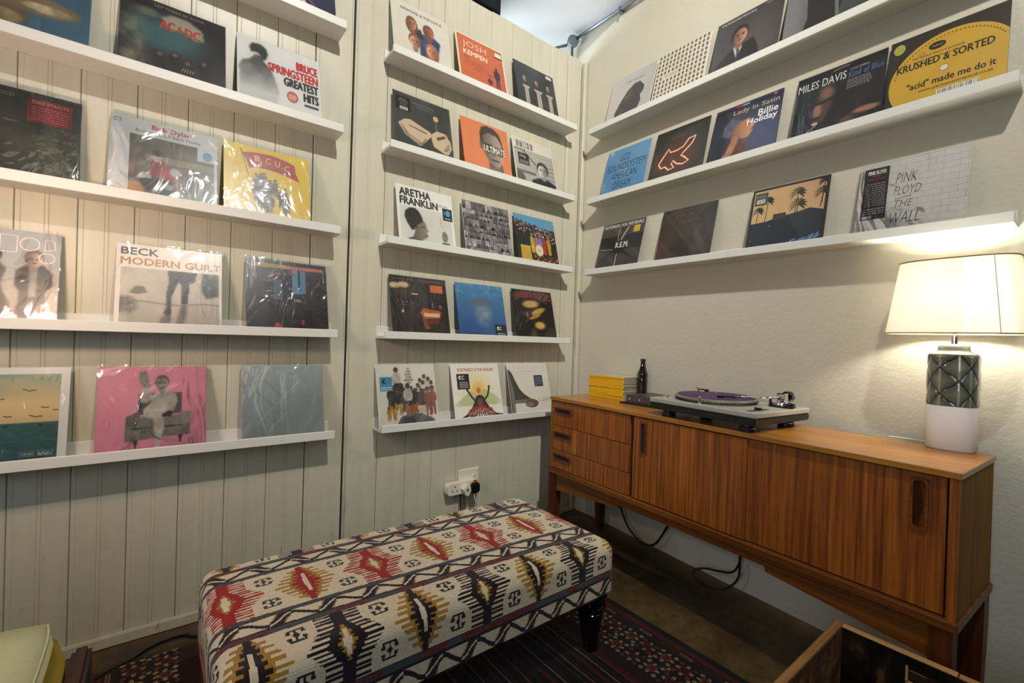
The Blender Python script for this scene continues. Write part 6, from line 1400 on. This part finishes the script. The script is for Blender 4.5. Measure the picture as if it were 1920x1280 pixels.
def aR2c(a):
    def f(U, V):
        c = mixa(np.broadcast_to(np.array([206., 170, 104]), U.shape+(3,)), (190, 140, 96), U*V); return mixa(c, (22, 32, 44), np.clip((.46-V)*30, 0, 1))
    a.bg((26, 28, 24)); a.img(.03, .0, .965, .965, f, 40); d = (40, 36, 28)
    a.P([(.03, .45), (.25, .46), (.4, .50), (.6, .52), (.8, .56), (.965, .50), (.965, .3), (.03, .3)], (24, 34, 44)); a.R(.33, .46, .50, .555, (58, 50, 48))
    palm(a, .11, .44, .20, .09, d); palm(a, .23, .44, .34, .10, d); palm(a, .62, .52, .30, .12, d); palm(a, .64, .50, .14, .13, d); palm(a, .93, .54, .22, .12, d); palm(a, .94, .60, .32, .09, d)
    r = random.Random(8)
    for i in range(30): x = r.uniform(.55, .94); a.L([(x-.03, .03+.16*(x-.5)), (x+.02, .07+.2*(x-.5)+r.uniform(-.02, .03))], .014, r.choice([(70, 130, 176), (50, 100, 150), (96, 160, 200)]))
    a.E(.06, .18, .01, .012, (200, 90, 60), 6); a.E(.30, .38, .008, .01, (206, 140, 90), 6); a.P([(0.03, 0.05), (.03, .0), (.965, .0), (.965, .03), (.5, .0)], (20, 26, 36))
def sR2c(a): a.R(.045, .74, .22, .93, (62, 76, 52)); a.lines(.06, .20, .86, .91, 2, (150, 160, 130), .3); barcode(a, .075, .19, .765, .83, 4)
def aR2d(a):
    a.bg((206, 202, 192)); g = (170, 166, 158)
    for j in range(13): a.L([(0, .04+j*.078), (1, .04+j*.078)], .004, g)
    pts = []; fs = []
    for j in range(13):
        for i in range(9):
            x = i*.135+(.0675 if j % 2 else 0)-.03; k = len(pts)
            if 0 < x < 1: pts += [(x-.0017, .04+(j-1)*.078), (x+.0017, .04+(j-1)*.078), (x+.0017, .04+j*.078), (x-.0017, .04+j*.078)]; fs.append((k, k+1, k+2, k+3))
    a._add([(x, max(0, y)) for x, y in pts], fs, g)
    b = (44, 42, 42); a.T('PINK', .36, .56, .665, .13, b, -.018, .3); a.T('FLOYD', .35, .60, .51, .11, b, -.018, .3); a.T('THE', .37, .54, .345, .09, b, -.018, .3); a.T('WALL', .34, .61, .14, .14, b, -.014, .3); a.L([(.37, .455), (.52, .48)], .006, b)
def sR2d(a):
    a.R(.045, .235, .29, .93, (38, 34, 34)); a.T('PINK FLOYD', .08, .26, .845, .05, (232, 228, 220), .03); a.lines(.13, .21, .815, .83, 1, (176, 50, 46), .8); a.lines(.08, .25, .77, .80, 2, (176, 50, 46), .4); a.lines(.07, .27, .42, .74, 11, (150, 146, 142), .35); a.lines(.07, .27, .31, .40, 3, (186, 182, 176), .35); barcode(a, .06, .155, .25, .285, 7)

RECS = {
 # key: (wall, shelf index, centre, art, sticker, film, label, edge colour)
 'L0c': ('B', 'L0', -1.714, aL0c, None, 0, 'dark blue record sleeve with diagonal stripes on the highest left ledge, cut by the frame', K_),
 'L1a': ('B', 'L1', -2.456, aL1a, None, 2, 'blue record sleeve with brown rocks in shiny plastic at the upper left edge', (60, 100, 120)),
 'L1b': ('B', 'L1', -2.090, aL1b, None, 1, 'dark record sleeve with red lettering over a teal glow, upper left ledge', K_),
 'L1c': ('B', 'L1', -1.757, aL1c, None, 1, 'white record sleeve with large red and black capitals beside a grey back view', W_),
 'L2a': ('B', 'L2', -2.473, aL2a, None, 2, 'dark olive record sleeve with a red sticker in crumpled plastic at the left edge', (60, 60, 48)),
 'L2b': ('B', 'L2', -2.107, aL2b, None, 2, 'white record sleeve with red and blue serif title over a brown interior photo', W_),
 'L2c': ('B', 'L2', -1.789, aL2c, None, 2, 'bright yellow record sleeve with a red banner', (226, 200, 60)),
 'L3a': ('B', 'L3', -2.511, aL3a, None, 2, 'pale record sleeve with outlined letters and two men, lit by the left lamp', (190, 170, 130)),
 'L3b': ('B', 'L3', -2.082, aL3b, None, 1, 'pale record sleeve with black and orange capitals above a pair of dark legs', W_),
 'L3c': ('B', 'L3', -1.707, aL3c, None, 2, 'dark record sleeve with yellow and orange title strip and two light blue towers', K_),
 'L4a': ('B', 'L4', -2.482, aL4a, None, 1, 'record sleeve with birds over a green sea and a pale border', (200, 200, 192)),
 'L4b': ('B', 'L4', -2.121, aL4b, None, 2, 'pink record sleeve with a grey sofa and seated figure', (200, 120, 136)),
 'L4c': ('B', 'L4', -1.712, aL4c, None, 2, 'plain silver record sleeve with faint diagonal lines', (170, 176, 170)),
 'M0a': ('B', 'M0', -1.164, aM0a, None, 0, 'cream record sleeve with four drawn heads and a black title', W_),
 'M0b': ('B', 'M0', -0.822, aM0b, None, 0, 'orange record sleeve with cream lettering and a small walking figure', (226, 206, 170)),
 'M0c': ('B', 'M0', -0.452, aM0c, None, 0, 'black record sleeve with three pale columns, top ledge next to the corner', K_),
 'M1a': ('B', 'M1', -1.140, aM1a, None, 1, 'slate grey record sleeve with a cardboard model', (60, 60, 56)),
 'M1b': ('B', 'M1', -0.778, aM1b, None, 0, 'bright orange record sleeve with a grey face in lettered glasses', (230, 130, 70)),
 'M1c': ('B', 'M1', -0.448, aM1c, None, 0, 'black and white record sleeve with boxed letters and a black sticker', W_),
 'M2a': ('B', 'M2', -1.113, aM2a, sM2a, 0, 'white record sleeve with heavy black capitals above a profile head', W_),
 'M2b': ('B', 'M2', -0.757, aM2b, None, 0, 'record sleeve covered in small black and white snapshots', W_),
 'M2c': ('B', 'M2', -0.415, aM2c, sM2c, 0, 'colourful record sleeve with a crowd and a yellow sticker', (60, 60, 46)),
 'M3a': ('B', 'M3', -1.130, aM3a, sM3a, 1, 'dark record sleeve with a glowing orange keyboard and orange sticker', K_),
 'M3b': ('B', 'M3', -0.777, aM3b, sM3b, 0, 'blue underwater record sleeve with a black sticker', (44, 88, 140)),
 'M3c': ('B', 'M3', -0.413, aM3c, None, 1, 'black record sleeve with a blurred yellow face and red arched title', K_),
 'M4a': ('B', 'M4', -1.181, aM4a, sM4a, 1, 'white record sleeve with a crowd of people and a blue sticker', W_),
 'M4b': ('B', 'M4', -0.789, aM4b, sM4b, 0, 'white record sleeve with a yellow sunburst and red arched word', W_),
 'M4c': ('B', 'M4', -0.430, aM4c, sM4c, 0, 'white record sleeve with a guitarist and a navy sticker, partly behind the sideboard', W_),
 'R0a': ('R', 'R0', 0.400, aR0a, None, 0, 'pale grey record sleeve with a brown curly head', W_),
 'R0b': ('R', 'R0', 0.708, aR0b, None, 0, 'cream record sleeve with rows of small dark ovals', W_),
 'R0c': ('R', 'R0', 1.035, aR0c, None, 0, 'dark grey record sleeve with a man in a black suit', (60, 60, 60)),
 'R0d': ('R', 'R0', 1.349, aR0d, None, 0, 'grey abstract record sleeve cut by the top of the frame', (110, 110, 110)),
 'R1a': ('R', 'R1', 0.384, aR1a, None, 0, 'sky blue record sleeve with tall dark capitals', (170, 190, 190)),
 'R1b': ('R', 'R1', 0.716, aR1b, None, 0, 'black record sleeve with a glowing orange neon fish', K_),
 'R1c': ('R', 'R1', 1.041, aR1c, None, 0, 'navy record sleeve with a woman in profile and serif lettering', (36, 36, 56)),
 'R1d': ('R', 'R1', 1.395, aR1d, None, 1, 'black record sleeve with thin white capitals and a dim face', K_),
 'R1e': ('R', 'R1', 1.702, aR1e, sR1e, 0, 'black record sleeve with a huge yellow disc label and barcode', (46, 42, 32)),
 'R2a': ('R', 'R2', 0.360, aR2a, sR2a, 0, 'grey record sleeve with a dark star shape and a yellow sticker', (150, 146, 136)),
 'R2b': ('R', 'R2', 0.767, aR2b, None, 0, 'nearly plain dark brown record sleeve with outlined letters', (46, 42, 36)),
 'R2c': ('R', 'R2', 1.227, aR2c, sR2c, 0, 'record sleeve with palm trees against an amber sky', (40, 44, 34)),
 'R2d': ('R', 'R2', 1.625, aR2d, sR2d, 1, 'white brick-pattern record sleeve with handwritten words and a tall black sticker', W_),
}
THK = 0.0042; LYR = 0.000014
def art_mesh(a, name, base):
    me = bpy.data.meshes.new(name)
    vs = [((u-0.5)*SZ, -THK/2 - 0.00005 - base - l*LYR, v*SZ) for u, v, l in a.v]
    me.from_pydata(vs, [], a.f); at = me.color_attributes.new('Col', 'FLOAT_COLOR', 'CORNER')
    cc = np.clip(np.array(a.c), 0, 255); cc = (cc*0.86 + cc.mean(1, keepdims=True)*0.14)*0.95; L_ = lin(cc); L_ = np.concatenate([L_, np.ones((len(L_), 1))], 1)
    at.data.foreach_set('color', L_.astype(np.float32).ravel()); me.update(); return me
edge_m = {}
def film_mesh(seed):
    n = 18; h = 0.305; w = 0.3015; r = random.Random(seed); vs = []; fs = []
    for i in range(n+1):
        for j in range(n+1):
            u, v = i/n, j/n; d = 0.0012 + 0.0010*math.sin(u*7+seed)*math.sin(v*5+seed*2) + 0.0006*r.random()
            zz = v*h
            if j == n: zz += r.uniform(-0.0015, 0.0015)
            vs.append(((u-0.5)*w, -THK/2-0.0022-d, zz))
    for i in range(n):
        for j in range(n): q = i*(n+1)+j; fs.append((q, q+n+1, q+n+2, q+1))
    me = bpy.data.meshes.new('plastic_film'); me.from_pydata(vs, [], fs); me.update(); return me
for k, (key, (wall, sh_, c, fn, st, film, label, ec)) in enumerate(RECS.items()):
    col = {'L': ZL, 'M': ZM, 'R': ZR}[sh_[0]]; z = col[int(sh_[1])] + 0.0122
    bot = 0.0975; top = 0.020 + rnd.uniform(-0.004, 0.004); ln = math.asin((bot-top-0.003)/SZ)
    if wall == 'B': loc = (c, -bot + 0.0035, z); rz = 0.0
    else: loc = RP(c, bot - 0.0035, z); rz = RZ
    t = thing('record_sleeve', label, 'record', loc, (-ln, 0, rz + rnd.uniform(-0.006, 0.006)), 'record sleeves on the %s ledges' % {'L': 'left', 'M': 'middle', 'R': 'right wall'}[sh_[0]])
    if ec not in edge_m: edge_m[ec] = plain('sleeve_edge', ec, 0.5, var=0.03)
    one('cover', edge_m[ec], lambda b: b.box(-SZ/2-0.0003, SZ/2+0.0003, -THK/2, THK/2, 0.0, SZ+0.0003, 0.0008), t)
    a = Art(); fn(a); link('print', art_mesh(a, 'print', 0), M_PRINT, t)
    if st:
        b = Art(); st(b); link('sticker', art_mesh(b, 'sticker', a.l*LYR+0.0001), M_PRINT, t)
    if film: link('plastic_film', film_mesh(k+1), M_FILM2 if film == 2 else M_FILM, t, True)
